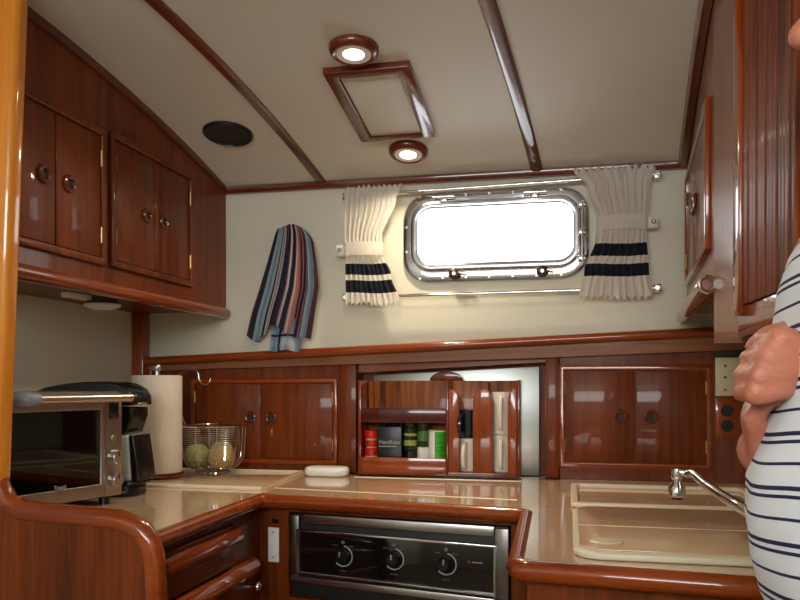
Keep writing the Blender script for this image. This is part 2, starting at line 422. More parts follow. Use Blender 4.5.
b = B(); tube(b, [(FX+.002, 1.412, EZ+.243), (FX+.002, YB-.012, EZ+.243)], .019, seg=14); obj('bottom_rail', b, wty, t)
locker_doors(t, (FX, 1.42, EZ+.300), (0, 1, 0), (0, 0, 1), .362, .345, wv, wv, split=.46, hole_z=.50)
locker_doors(t, (FX, 1.808, EZ+.303), (0, 1, 0), (0, 0, 1), .445, .352, wv, wv, split=.49, hole_z=.48)

t = thing('under_cabinet_light', 'small round white lamp under the left overhead locker', 'lamp', (-1.31, 2.0, EZ+.22))
b = B(); disc(b, (-1.31, 2.0, EZ+.2495), .046, (0, 0, -1), .022, 32, .003); obj('housing', b, bronze, t)
b = B(); lathe(b, [(.05, 0), (.05, -.006), (.03, -.014), (0, -.017)], (-1.31, 2.0, EZ+.228)); lathe(b, [(0, 0), (.05, 0)], (-1.31, 2.0, EZ+.228)); obj('lens', b, whitep, t)
b = B(); box(b, (-1.345, 1.86, EZ+.235), (-1.315, 1.99, EZ+.2495), .002); obj('mounting_plate', b, whitep, t)

# ================================================================== LOCKERS, STARBOARD HAND
def Rp(y, z): return V((RX(y), y, z))
uR = (Rp(1.8, 0)-Rp(2.4, 0)).normalized()           # towards the camera
nR = uR.cross(V((0, 0, 1)))                    # into the galley (-X)
t = thing('corner_locker', 'right overhead corner locker with one narrow pair of doors beside the curtain', 'cabinet', (.5, 2.2, EZ+.21))
b = B(); y0, y1 = 1.692, YB-.001; yy = [y0+i*(y1-y0)/10 for i in range(11)]
bb = bmesh.new()
lo = [(y0, EZ+.215), (y1, EZ+.215)]+[(y, ceil(y)-.003) for y in yy[::-1]]
A = [bb.verts.new(Rp(y, z)) for y, z in lo]; Bv = [bb.verts.new((XR-.001, y, z)) for y, z in lo]
bb.faces.new(A); bb.faces.new(Bv[::-1])
for i in range(len(lo)): j = (i+1) % len(lo); bb.faces.new((A[i], Bv[i], Bv[j], A[j]))
bmesh.ops.recalc_face_normals(bb, faces=bb.faces); merge(b, bb)
obj('body', b, wpale, t)
# doors on the slanted plane
dO = onpl(689, 283, Rp(2.2, 0), nR); dO2 = onpl(711, 262, Rp(2.2, 0), nR)
yA, yC = dO.y, dO2.y; zb = (dO.z+dO2.z)/2
O = Rp(yA, EZ+.285)
locker_doors(t, O, uR, (0, 0, 1), (yA-yC)/abs(uR.y), .325, wpale, wtz, split=.5, holes_dx=.035, hole_z=.52, hinge=True)
b = B(); tube(b, [Rp(YB-.012, EZ+.205)+nR*.012, Rp(1.70, EZ+.205)+nR*.012], .020, seg=16); r_ = obj('hand_rail', b, wtz, t)
b = B(); tube(b, circ(Rp(1.698, EZ+.205)+nR*.012, .015, (1, 0, 0), (0, 0, 1), 24), .004, closed=True, seg=8); obj('rail_end_ring', b, chrome, r_)

t = thing('tambour_locker', 'tall right-hand locker with grooved tambour shutter and smooth end panel', 'cabinet', (.45, 1.45, EZ+.083))
b = B(); y0, y1 = 1.13, 1.690; z0 = EZ+.083; yy = [y0+i*(y1-y0)/8 for i in range(9)]
lo = [(y0, z0), (y1, z0)]+[(y, ceil(y)-.003) for y in yy[::-1]]
bb = bmesh.new()
A = [bb.verts.new(Rp(y, z)-nR*.0) for y, z in lo]; Bv = [bb.verts.new((XR-.001, y, z)) for y, z in lo]
bb.faces.new(A); bb.faces.new(Bv[::-1])
for i in range(len(lo)): j = (i+1) % len(lo); bb.faces.new((A[i], Bv[i], Bv[j], A[j]))
bmesh.ops.recalc_face_normals(bb, faces=bb.faces)
obj('body', bb, wpale, t)
b = B(); uR = (Rp(1.1, 0)-Rp(1.6, 0)).normalized(); nR = uR.cross(V((0, 0, 1))); O = Rp(1.47, z0); ft = EZ+.80-z0
prism(b, [(0, .055), (.018, .035), (.045, .035), (.045, ft-.24), (.030, ft-.20), (.018, ft-.16), (.018, ft), (0, ft)], O, uR, (0, 0, 1), .014, bev=.003)
obj('stile', b, wtz, t)
b = B(); prism(b, rect(.0, .0, .335, .05), O-V((0, 0, 0)), uR, (0, 0, 1), .005, bev=.001); obj('bottom_rail', b, wtz, t)
b = B()
k = 0; a = .047
wd = [.014, .020, .012, .022, .018, .014, .022, .016, .02, .02, .018, .02, .02, .022, .018]
for w_ in wd:
    box(b, (a, .052, -.0005), (a+w_-.0025, ft-.002, (.0085, .0095, .0075)[k % 3]), .0012, frame(O, uR, V((0, 0, 1)), nR)); a += w_; k += 1
obj('tambour', b, wtamb, t)

# ================================================================== LOWER BACK LOCKERS
YF = 2.52
def slant(x): return EZ+.047+(x-XL)*(.038/1.35)
t = thing('counter_locker', 'low mahogany locker behind the paper towel, pair of doors with round finger holes', 'cabinet', (-1.1, YF+.04, CT))
b = B(); prism(b, [(XL+.046, CT+.001), (-.762, CT+.001), (-.762, slant(-.762)), (XL+.046, slant(XL))], (0, YF+.09, 0), (1, 0, 0), (0, 0, 1), .09); obj('face_panel', b, wv, t)
locker_doors(t, (-1.302, YF, EZ-.273), (1, 0, 0), (0, 0, 1), .536, .292, wv, wtx, split=.49, holes_dx=.038, hole_z=.54, out=.012, bar=.016)
t = thing('counter_locker', 'low mahogany locker behind the sink, square framed pair of doors', 'cabinet', (.25, YF+.04, CT))
b = B(); prism(b, [(-.033, CT+.001), (XR-.001, CT+.001), (XR-.001, slant(XR)), (-.033, slant(-.033))], (0, YF+.09, 0), (1, 0, 0), (0, 0, 1), .09); obj('face_panel', b, wood('back_panel_wood', srgb(80, 34, 16), srgb(136, 70, 40), 'z', .35, .5), t)
locker_doors(t, (-.036, YF, EZ-.264), (1, 0, 0), (0, 0, 1), .457, .324, wv, wtx, split=.507, holes_dx=.045, hole_z=.505, out=.012, bar=.018)
t = thing('niche', 'recess in the mahogany panelling behind the spice rack', 'niche', (-.4, 2.58, CT))
for x0, x1 in ((-.760, -.700), (-.078, -.035)):
    b = B(); prism(b, [(x0, CT+.001), (x1, CT+.001), (x1, slant(x1)+.004), (x0, slant(x0)+.004)], (0, 2.618, 0), (1, 0, 0), (0, 0, 1), .106, bev=.003); obj('post', b, wv, t)
b = B(); box(b, (-.699, 2.60, CT+.001), (-.079, 2.618, EZ+.06)); obj('back_panel', b, wv, t)
b = B(); prism(b, [(-.699, EZ+.038), (-.079, EZ+.070), (-.079, slant(-.079)-.001), (-.699, slant(-.699)-.001)], (0, 2.599, 0), (1, 0, 0), (0, 0, 1), .06); obj('top_rail', b, wtx, t)
b = B(); prism(b, [(-.699, slant(-.699)), (-.079, slant(-.079)), (-.079, slant(-.079)+.010), (-.699, slant(-.699)+.010)], (0, 2.60, 0), (1, 0, 0), (0, 0, 1), .098); obj('top_board', b, wv, t)

t = tag(obj('steel_tray', prism(B(), [(-.655, .002), (-.100, .002), (-.100, .357), (-.655, .330)], (0, 2.577, CT), (1, 0, 0), (0, 0, 1), .006, bev=.002), plate_m),
    'flat satin steel tray standing upright in the recess behind the rack', 'tray')
# ================================================================== SPICE AND MUG RACK
RY0, RY1 = 2.44, 2.545; RX0, RX1, RZ0, RZ1 = -.674, -.154, EZ-.292, EZ+.012
t = thing('spice_rack', 'open mahogany counter rack holding spices on the left and mugs on the right', 'rack', ((RX0+RX1)/2, 2.49, CT))
def side(x0, x1): 
    return box(B(), (x0, RY0, RZ0), (x1, RY1, RZ1), .0015)
obj('side_panel', side(RX0, RX0+.01), wgloss, t); obj('side_panel', side(RX1-.008, RX1), wgloss, t); obj('side_panel', side(-.386, -.378), wgloss, t)
obj('side_panel', box(B(), (-.262, RY0+.012, RZ0+.01), (-.254, RY1, RZ1-.006), .001), wgloss, t)
obj('back_board', box(B(), (RX0+.0105, RY1-.008, RZ0+.01), (RX1-.0085, RY1, RZ1-.001), .001), wslat, t)
b = B(); prism(b, [(-.400+.056*math.cos(a), .030*math.sin(a)) for a in [PI*k/12 for k in range(13)]], (0, RY1, RZ1-.0005), (1, 0, 0), (0, 0, 1), .008, bev=.001); obj('arched_crest', b, wgloss, t)
obj('base', box(B(), (RX0+.0105, RY0+.001, RZ0), (RX1-.0085, RY1-.0085, RZ0+.012), .001), wgloss, t)
obj('front_board', box(B(), (RX0+.0105, RY0, EZ-.124), (-.3865, RY0+.009, EZ-.078), .001), wood('rack_bar', srgb(56, 16, 10), srgb(92, 34, 22), 'x', .3, .6), t, label='darker upper front bar')
obj('shelf', box(B(), (RX0+.0105, RY0+.0095, EZ-.124), (-.3865, RY1-.0085, EZ-.116), .001), wgloss, t)
SH = EZ-.246
obj('shelf', box(B(), (RX0+.0105, RY0+.0095, SH-.009), (-.3865, RY1-.0085, SH), .001), wgloss, t)
obj('front_board', box(B(), (RX0+.0105, RY0, EZ-.285), (-.3865, RY0+.009, EZ-.236), .001), wtx, t)
for x in (RX0+.02, RX1-.02):
    pass
def arch(x0, x1, lo, hi, lx0, lx1, rx_cut, lx_cut):
    """upright board with a rounded shoulder where a mug slot flares"""
    pts = [(x0, lo), (x1, lo)]
    if rx_cut: pts += [(x1, hi-.055)]+[(x1-rx_cut*(1-math.cos(a)), hi-.055+.055*math.sin(a)) for a in [PI/2*k/6 for k in range(1, 7)]]
    else: pts += [(x1, hi)]
    if lx_cut: pts += [(x0+lx_cut*(1-math.cos(a)), hi-.055+.055*math.sin(a)) for a in [PI/2*k/6 for k in range(6, -1, -1)]]
    else: pts += [(x0, hi)]
    return pts
zt = EZ-.012
for x0, x1, rc, lc, h in ((-.3775, -.343, .022, 0, zt-.005), (-.301, -.238, .026, .030, zt), (-.192, -.163, 0, .018, zt)):
    b = B(); prism(b, arch(x0, x1, RZ0+.012, h, 0, 0, rc, lc), (0, RY0+.010, 0), (1, 0, 0), (0, 0, 1), .009, bev=.0015)
    obj('slotted_board', b, wtz, t)
# mugs, stacked base on mouth, handles poking through the slots
def mug(c, r, h, m, label, hr=.022, ang=-PI/2, grp=None):
    o = thing('mug', label, 'mug', c)
    b = B(); lathe(b, [(0, .004), (r-.006, .004), (r-.003, h), (r, h), (r, .004), (r-.004, 0), (0, 0)], c, n=32); obj('cup', b, m, o)
    c = V(c); d = V((math.cos(ang), math.sin(ang), 0)); b = B()
    pts = [c+d*(r-.002+hr*math.sin(PI*k/10)**.6)+V((0, 0, h/2+(h*.36)*math.cos(PI*k/10))) for k in range(11)]
    tube(b, pts, [.007]*11, seg=8); obj('handle', b, m, o)
R_ = .036; mz = RZ0+.0125
mug((-.322, RY0+.062, mz), R_, .106, mugw, 'cream mug at the bottom of the left rack slot under the dark mug', hr=.036, ang=-PI/2-.12)
mug((-.322, RY0+.062, mz+.105), R_, .090, mugb, 'dark navy mug on top of a cream mug in the rack', hr=.036, ang=-PI/2-.3)
mug((-.2145, RY0+.060, mz), .035, .118, mugw, 'cream mug at the bottom of the right rack slot', hr=.03)
mug((-.2145, RY0+.060, mz+.119), .035, .135, mugw, 'tall cream mug on top in the right rack slot', hr=.03)
# spices on the shelf
def can(name, label, cat, x, y, r, h, z0, parts):
    o = thing(name, label, cat, (x, y, z0))
    for pn, m, a0, a1, rr in parts:
        b = B(); e = min(.002, (a1-a0)*.2)
        lathe(b, [(0, a0), (r*rr-e, a0), (r*rr, a0+e), (r*rr, a1-e), (r*rr-e, a1), (0, a1)], (x, y, z0), n=28); obj(pn, b, m, o)
    return o
S0 = SH+.0005; ysp = RY0+.04
o = can('spice_jar', 'small red-labelled spice jar with red lid, lower of the pair stacked at the shelf end', 'jar', -.6385, ysp, .023, .06, S0,
    (('body', tanp, 0, .012, 1), ('label_band', redp, .0125, .036, 1.03), ('neck', tanp, .0365, .042, .8), ('lid', redp, .0425, .060, .95)))
can('spice_jar', 'red-lidded spice jar stacked upper at the left end of the shelf', 'jar', -.6385, ysp, .023, .06, S0+.0605,
    (('body', tanp, 0, .009, .85), ('lid', redp, .0095, .034, 1.06)))
o = thing('spice_carton', 'black carton with white lettering among the spices', 'box', (-.573, ysp-.008, S0))
b = B(); box(b, (-.6125, RY0+.012, S0), (-.532, RY0+.044, S0+.108), .002); obj('carton', b, boxm, o)
text('lettering', 'HamKeez', graylab, o, (-.607, RY0+.0115, S0+.052), (1, 0, 0), (0, 0, 1), .0185, .95)
b = B(); box(b, (-.607, RY0+.0112, S0+.043), (-.548, RY0+.0118, S0+.0455)); obj('underline', b, graylab, o)
for i, x in enumerate((-.600, -.573, -.546)):
    can('spice_bottle', ['dark spice bottle behind the black carton, nearest the red jars', 'middle dark spice bottle behind the black carton', 'dark spice bottle behind the black carton, nearest the green bottles'][i], 'bottle',
        x, ysp+.034, .0125, .12, S0, (('body', greenp, 0, .085, 1), ('neck', blackg, .0855, .118, .6)))
can('spice_bottle', 'dark green spice bottle with olive label beside the carton', 'bottle', -.508, ysp, .0215, .12, S0,
    (('body', blackg, 0, .032, 1), ('label_band', greenp, .0325, .105, 1.02), ('lettering_upper', yelg, .076, .088, 1.035), ('lettering_lower', yelg, .045, .066, 1.035), ('lid', greenp, .1055, .120, .9)))
can('spice_bottle', 'green glass spice bottle standing upside down on its white cap', 'bottle', -.4655, ysp, .0195, .12, S0,
    (('lid', whitep, 0, .042, 1.02), ('body', greenp, .0425, .12, 1), ('label_band', mat('label_green_dark', srgb(70, 110, 60), .5, noise=.4, nscale=200), .060, .095, 1.03)))
o = thing('salt_canister', 'bright green cardboard canister with white printed side', 'canister', (-.418, ysp, S0))
bw = bmesh.new(); n = 32; r = .030; hh = .093
ring = lambda z, rr: [bw.verts.new((-.4175+rr*math.cos(2*PI*k/n), ysp+rr*math.sin(2*PI*k/n), S0+z)) for k in range(n)]
r0, r1, r2, r3 = ring(0, r), ring(.03, r), ring(hh, r), ring(.012, r)
for A_, B_ in ((r0, r2),):
    for k in range(n):
        f = bw.faces.new((A_[k], A_[(k+1) % n], B_[(k+1) % n], B_[k]))
        a = 2*PI*(k+.5)/n
        f.material_index = 1 if (PI*.75 < a < PI*1.42) else 0
bw.faces.new(r2); bw.faces.new(r0[::-1])
bmesh.ops.delete(bw, geom=r1+r3, context='VERTS')
obj('body', bw, [greenl, whitep], o)
b = B(); lathe(b, [(0, 0), (r+.0012, 0), (r+.0012, .004), (r-.002, .005), (0, .005)], (-.4175, ysp, S0+hh)); obj('lid', b, ivory, o)
b = B()
for z in (.036, .044, .056):
    tube(b, circ((-.4175, ysp, S0+z), r+.0002, (1, 0, 0), (0, 1, 0), 16, -PI*.55, PI*.2), .0012, seg=6)
obj('printed_band', b, greend, o)

# ================================================================== COUNTERTOP
Fa, Fb = V((-.823, 1.985, 0)), V((-.107, 1.885, 0)); uF = (Fb-Fa).normalized(); nF = uF.cross(V((0, 0, 1)))   # outward (towards camera)
t = thing('countertop', 'glossy beige U-shaped galley countertop with varnished mahogany front bead', 'countertop', (-.45, 2.2, CT-.03))
out = [(XL+.001, 1.415), (-.82, 1.415), (-.823, 1.985), (-.105, 1.885), (-.088, 1.345), (XR-.001, 1.245), (XR-.001, 2.519), (-.034, 2.519), (-.034, 2.499), (-.079, 2.499),
       (-.079, 2.599), (-.699, 2.599), (-.699, 2.499), (-.761, 2.499), (-.761, 2.519), (XL+.046, 2.519), (XL+.046, 2.488), (XL+.001, 2.488)]
prism(bb := B(), out, (0, 0, CT-.03), (1, 0, 0), (0, 1, 0), .03); obj('slab', bb, lam, t)
be = CT-.014
b = B(); tube(b, [(-.816, 1.415, be), (-.819, 1.95, be), (-.812, 1.972, be), (-.79, 1.973, be), (-.45, 1.926, be), (-.13, 1.881, be), (-.106, 1.868, be), (-.099, 1.85, be), (-.090, 1.352, be), (-.083, 1.335, be), (-.066, 1.327, be), (.3, 1.285, be), (XR-.001, 1.245, be)], .0185, seg=16)
obj('front_bead', b, wtx, t)
b = B(); P1, P2 = onZ(275, 488, CT), onZ(517, 500, CT)
strip(b, [P1+V((0, 0, -.001)), P2+V((0, 0, -.001))], (0, .0022, 0), (0, 0, .0022)); obj('cover_seam', b, lam_pale, t)
b = B(); strip(b, [(-.68, 2.425, CT-.001), (-.15, 2.425, CT-.001)], (0, .004, 0), (0, 0, .003)); obj('back_seam', b, lam_pale, t)

t = thing('refrigerator_lid', 'flat beige lid with pale edging set in the corner of the counter', 'lid', (-1.1, 2.3, CT))
b = B(); lp = [(-1.345, 2.085), (-.853, 2.072), (-.882, 2.49), (-1.345, 2.49)]
prism(b, lp, (0, 0, CT+.0003), (1, 0, 0), (0, 1, 0), .006, bev=.001); obj('panel', b, lam, t)
b = B()
L3 = lambda i: V((lp[i][0], lp[i][1], CT+.0003))
strip(b, [L3(0), L3(1)], (0, .011, 0), (0, 0, .0085)); obj('pale_edging', b, lam_pale, t)
b = B(); strip(b, [L3(2), L3(3)], (0, .008, 0), (0, 0, .0085)); obj('pale_edging', b, lam_pale, t)
b = B(); strip(b, [L3(1), L3(2)], (.012, 0, 0), (0, 0, .0078)); obj('side_edging', b, mat('tan_edging', srgb(206, 170, 134), .25), t)

b = B(); prism(b, rrect(-.850, 2.395, -.705, 2.48, .035), (0, 0, CT+.0005), (1, 0, 0), (0, 1, 0), .030, bev=.012, seg=4)
tag(obj('soap_dish', b, whitep), 'low rounded white plastic box on the counter by the left post', 'box')

# sink: deck strip and cover
t = thing('sink_tray', 'beige recessed tray with raised pale rim behind the sink cover', 'tray', (.2, 2.13, CT))
x0, x1, ya, yb = .0, .47, 1.935, 2.33
b = B(); prism(b, rrect(x0, ya, x1, yb, .012), (0, 0, CT+.0005), (1, 0, 0), (0, 1, 0), .012, holes=[rrect(x0+.018, ya+.022, x1-.018, yb-.03, .01)], bev=.004, seg=3); obj('rim', b, lam_pale, t)
b = B(); box(b, (x0+.019, ya+.023, CT+.0005), (x1-.019, yb-.031, CT+.002), 0); obj('bottom', b, lam, t)
t = thing('sink_cover', 'rounded beige sink cover with thick pale front edge beside the faucet', 'sink cover', (.25, 1.64, CT))
cov = rrect(.004, 1.366, .52, 1.885, .05, 8)
b = B(); prism(b, cov, (0, 0, CT+.0005), (1, 0, 0), (0, 1, 0), .012, bev=.004, seg=3); obj('rim', b, mat('cover_rim', srgb(222, 214, 188), .3, noise=.03), t)
b = B(); prism(b, rrect(.014, 1.39, .51, 1.875, .042, 8), (0, 0, CT+.0127), (1, 0, 0), (0, 1, 0), .0022, bev=.001); obj('top_panel', b, mat('cover_top', srgb(206, 176, 142), .16, coat=.5, noise=.05, nscale=30), t)
b = B(); strip(b, [(.014, 1.62, CT+.0145), (.51, 1.62, CT+.0145)], (0, .0015, 0), (0, 0, .0012)); obj('seam', b, lam_pale, t)
b = B(); lathe(b, [(0, 0), (.028, 0), (.03, .0015), (.028, .003), (0, .003)], (0, 0, 0)); bmesh.ops.scale(b, vec=(1, .75, 1), verts=b.verts); bmesh.ops.translate(b, vec=(.062, 1.452, CT+.0149), verts=b.verts)
obj('finger_recess', b, lam_pale, t)

# faucet
t = thing('faucet', 'chrome galley faucet whose slim spout reaches over the sink cover', 'faucet', (.60, 1.42, CT))
tip = onY(686, 474, 1.63); c0 = onY(747, 511, 1.45)
base = V((.60, 1.40, CT))
b = B(); lathe(b, [(0, 0), (.03, 0), (.03, .006), (.022, .012), (.020, .05), (.016, .055), (0, .055)], base); obj('base', b, chrome, t)
b = B(); pts = [base+V((0, 0, .05)), base+V((-.05, .005, .052)), c0+V((.08, -.03, -.004)), c0, (c0*2+tip)/3, (c0+tip*2)/3+V((0, 0, .003)), tip+V((.012, -.01, .003)), tip+V((0, 0, 0))]
tube(b, pts, [.014, .013, .0115, .0105, .0098, .009, .0085, .008], seg=16); obj('spout', b, chrome, t)
b = B(); at_ = onY(677, 497, 1.635)
lathe(b, [(0, 0), (.0125, 0), (.0165, .004), (.0165, .020), (.011, .028), (.009, .034), (.011, .037), (.011, .046), (.0095, .056), (0, .058)], at_, n=28)
a_ = obj('aerator', b, chrome, t); b = B(); disc(b, at_+V((0, 0, -.0005)), .011, (0, 0, -1), .004); obj('nozzle', b, blackp, a_)
b = B(); tube(b, [at_+V((0, 0, .052)), tip+V((-.004, .002, .002)), tip+V((.004, 0, .002))], .0082, seg=12); obj('elbow', b, chrome, t)
b = B(); lathe(b, [(0, 0), (.018, 0), (.02, .02), (.012, .03), (0, .032)], base+V((0, 0, .056))); tube(b, [base+V((0, 0, .08)), base+V((.06, .02, .11))], .006); obj('handle', b, chrome, t)

# ================================================================== BASE CABINETS AND STOVE
t = thing('base_cabinet', 'left mahogany base cabinet with drawers below the toaster oven counter', 'cabinet', (-1.1, 1.7, 0))
BX = -.838
b = B(); prism(b, [(XL+.001, 1.416), (BX, 1.416), (BX, 2.02), (-.80, 2.02), (-.80, 2.50), (XL+.001, 2.50)], (0, 0, .001), (1, 0, 0), (0, 1, 0), CT-.032); obj('body', b, wv, t)
def drawer(y0, y1, z0, z1, lipz):
    b = B(); box(b, (BX+.0003, y0, z0), (BX+.013, y1, z1), .003)
    d = obj('drawer', b, wy, t)
    b = B(); prism(b, [(0, 0), (.020, .004), (.023, .010), (.023, .020), (.012, .038), (0, .042)], (BX+.0125, y1, lipz), (1, 0, 0), (0, 0, 1), y1-y0, bev=.001)
    obj('finger_lip', b, wty, d)
drawer(1.46, 1.83, EZ-.455, EZ-.352, EZ-.398)
drawer(1.45, 1.945, EZ-.66, EZ-.47, EZ-.502)
drawer(1.45, 1.945, EZ-.88, EZ-.68, EZ-.712)
b = B(); sphere(b, (BX+.03, 1.93, EZ-.535), .013); disc(b, (BX+.012, 1.93, EZ-.535), .008, (1, 0, 0), .012); obj('catch_knob', b, chrome, t)

t = thing('stove_cabinet', 'mahogany cabinet front around the stove', 'cabinet', (-.46, 1.97, 0))
O = Fa+nF*-.022
def FP(a, z, o=0): return O+uF*a+V((0, 0, z))+nF*o
sx0 = (V((-.745, 1.96, 0))-O).dot(uF); sx1 = sx0+.60
wF = .722
b = B(); prism(b, rect(.025, .001, wF, CT-.032), O, uF, (0, 0, 1), -.018, holes=[rect(sx0-.004, EZ-.575, sx1+.004, CT-.045)]); obj('face', b, wv, t)
b = B(); box(b, (.028, .11, -.03), (wF-.02, .13, -.32), 0, frame(O, uF, V((0, 0, 1)), nF)); obj('floor_board', b, wv, t)

t = thing('stove', 'black and steel galley stove with three control knobs under the counter', 'stove', (-.45, 1.98, EZ-.62))
MF = frame(O, uF, V((0, 0, 1)), nF)
def fb(lo, hi, bev=.001): return box(B(), lo, hi, bev, MF)
zc = lambda h: EZ+h
obj('body', fb((sx0+.004, zc(-.572), -.30), (sx1-.004, zc(-.35), -.004)), blackm, t)
for a0, a1 in ((sx0, sx0+.030), (sx1-.034, sx1)): obj('side_bracket', fb((a0, zc(-.525), .000), (a1, zc(-.352), .012), .002), steel_dark, t)
obj('guard_rail', fb((sx0+.045, zc(-.372), .004), (sx1-.036, zc(-.348), .012), .002), steel, t)
tl = .012                                          # the panel is hung slightly out of level
def fq(pts, o0, dep, m, name, par=t, bev=.0008):
    b = B(); prism(b, pts, FP(0, 0, o0), uF, (0, 0, 1), dep, bev=bev); return obj(name, b, m, par)
p0, p1, q0, q1 = sx0+.032, sx1-.036, zc(-.392), zc(-.500)
cp = fq([(p0, q1), (p1, q1-tl), (p1, q0-tl*.6), (p0, q0)], .002, .010, blackg, 'control_panel')
e = .0055
fr = B(); prism(fr, [(p0-e, q1-e), (p1+e, q1-tl-e), (p1+e, q0-tl*.6+e), (p0-e, q0+e)], FP(0, 0, .001), uF, (0, 0, 1), .016,
      holes=[[(p0, q1), (p1, q1-tl), (p1, q0-tl*.6), (p0, q0)]], bev=.001); obj('panel_trim', fr, chrome, t)
obj('drip_rail', fq([(sx0+.01, zc(-.529)), (sx1-.034, zc(-.541)), (sx1-.034, zc(-.522)), (sx0+.01, zc(-.510))], .0, .016, steel, 'drip_rail') and B() or B(), steel, t) if False else fq([(sx0+.01, zc(-.529)), (sx1-.034, zc(-.541)), (sx1-.034, zc(-.524)), (sx0+.01, zc(-.512))], .0, .016, steel, 'drip_rail')
for px, py in ((343, 556), (394, 559), (446, 564)):
    c = onpl(px, py, FP(0, 0, .013), nF)
    b = B(); lathe(b, [(0, 0), (.021, 0), (.021, .004), (.016, .008), (.015, .020), (.013, .022), (0, .022)], c, nF, 28)
    kn = obj('knob', b, blackp, t)
    b = B(); tube(b, circ(c+nF*.001, .0265, uF, V((0, 0, 1)), 20, -PI*.75, PI*.45), .0016, seg=6); obj('dial_arc', b, graylab, kn)
    b = B(); box(b, (-.0012, .002, 0), (.0012, .015, .001), 0, frame(c+nF*.0222, uF, V((0, 0, 1)), nF)); obj('pointer', b, graylab, kn)
    fm = mat('faint_marking', srgb(96, 104, 100), .5)
    for dx, dz, w_ in ((-.030, .026, .014), (.016, .026, .014), (-.010, -.040, .02)):
        b = B(); box(b, (dx, dz, 0), (dx+w_, dz+.0016, .0006), 0, frame(c, uF, V((0, 0, 1)), nF)); obj('dial_mark', b, fm, kn)
    b = B(); disc(b, c+V((0, 0, .036)), .005, nF, .0006, 12); obj('dial_mark', b, fm, kn)
c = onpl(469, 562, FP(0, 0, .0122), nF); b = B(); disc(b, c, .0032, nF, .0008, 12); obj('red_mark', b, reddot, t)
b = B(); box(b, (.008, -.001, 0), (.034, .0006, .0006), 0, frame(c, uF, V((0, 0, 1)), nF)); obj('mark_line', b, graylab, t)

t = thing('switch_plate', 'white rocker switch plate on the wood left of the stove', 'switch', FP(.06, EZ-.45))
c = onpl(274, 544.5, FP(0, 0, 0), nF); Mx = frame(c, uF, V((0, 0, 1)), nF)
obj('plate', box(B(), (-.0165, -.047, .0), (.0165, .047, .004), .0015, Mx), whitep, t)
obj('toggle', box(B(), (-.006, -.016, .004), (.006, .008, .0085), .001, Mx), whitep, t)
b = B()
for z in (-.034, .034): disc(b, c+V((0, 0, z))+nF*.004, .0025, nF, .0012, 10)
obj('screw', b, steel_dark, t)
c = onpl(275.5, 521, FP(0, 0, 0), nF); b = B(); box(b, (-.010, -.0055, 0), (.010, .0055, .002), .0005, frame(c, uF, V((0, 0, 1)), nF))
tag(obj('label_tag', b, blackp), 'tiny black label plate above the white switch', 'label')

t = thing('sink_cabinet', 'mahogany base cabinet under the sink counter at lower right', 'cabinet', (.3, 1.6, 0))
b = B(); prism(b, [(-.074, 1.362), (XR-.001, 1.268), (XR-.001, 2.50), (-.074, 2.50)], (0, 0, .001), (1, 0, 0), (0, 1, 0), CT-.032); obj('body', b, wv, t)
ff = (V((XR, 1.268, 0))-V((-.074, 1.362, 0))).normalized()
b = B(); prism(b, rect(.06, .12, .70, CT-.12), (-.074, 1.362, 0), ff, (0, 0, 1), .012, bev=.004); obj('door', b, wv, t)
b = B(); box(b, (-.085, 1.42, .15), (-.0745, 1.84, CT-.12), .003); obj('side_door', b, wv, t)

# ================================================================== HALF BULKHEAD WITH POST
YK = 1.385
t = thing('half_bulkhead', 'mahogany half bulkhead with curved bead cap and honey-coloured post at left', 'partition', (-1.1, YK, 0))
cap = [onY(x, y, YK) for x, y in ((-8, 452), (-4, 474), (1, 490), (9, 503), (22, 510.5), (45, 513), (70, 515), (98, 517.5), (120, 520.5), (133, 525), (143, 532), (150, 542), (153.5, 554), (155, 568), (155.5, 585), (156, 604))]
cap.append(V((cap[-1].x+.002, YK, .06)))
b = B(); tube(b, cap, .0215, seg=16); obj('cap_bead', b, wtx, t)
pl = [(p.x, p.z) for p in cap]
b = B(); prism(b, [(XL+.001, .001), (pl[-1][0], .001)]+pl[::-1]+[(XL+.001, pl[0][1])], (0, YK+.012, 0), (1, 0, 0), (0, 0, 1), .024); obj('panel', b, wv, t)
b = B(); a = onY(24, 0, YK); c = onY(6, 485, YK)
prism(b, [(a.x-.17, c.z-.0), (c.x, c.z), (a.x, a.z), (a.x, ceil(1.35)-.002), (a.x-.17, ceil(1.35)-.002)], (0, YK+.021, 0), (1, 0, 0), (0, 0, 1), .042, bev=.014, seg=5)
obj('post', b, whoney, t)

# ================================================================== TOASTER OVEN
Rt = V((-1.116, 1.775, CT)); wv_ = V((-.054, -.212, 0)).normalized(); nv_ = V((-wv_.y, wv_.x, 0)); MO = frame(Rt, wv_, nv_, V((0, 0, 1)))
t = thing('toaster_oven', 'steel and black toaster oven on the counter beside the left post', 'toaster oven', Rt+wv_*.17-nv_*.1)
W = .345; Hh = .282; Dp = .212; f0 = .022
def ob(lo, hi, bev=.002): return box(B(), lo, hi, bev, MO)
b = B(); box(b, (0, -Dp, Hh-.012), (W, -.002, Hh), .003, MO); box(b, (0, -Dp, f0), (W, -.002, f0+.012), .003, MO); box(b, (0, -Dp, f0+.0125), (W, -Dp+.01, Hh-.0125), 0, MO)
box(b, (0, -Dp+.0105, f0+.0125), (.012, -.002, Hh-.0125), 0, MO); box(b, (W-.012, -Dp+.0105, f0+.0125), (W, -.002, Hh-.0125), 0, MO)
box(b, (.055, -Dp+.0105, f0+.0125), (.062, -.002, Hh-.0125), 0, MO)
obj('housing', b, steel_dark, t)
cs = obj('control_strip', ob((.0, -.0015, f0), (.054, .010, Hh-.004)), mat('oven_steel', (.42, .38, .35, 1), .34, 1, noise=.06), t)
obj('display', ob((.012, .0102, Hh-.068), (.042, .012, Hh-.026), .001), blackg, cs)
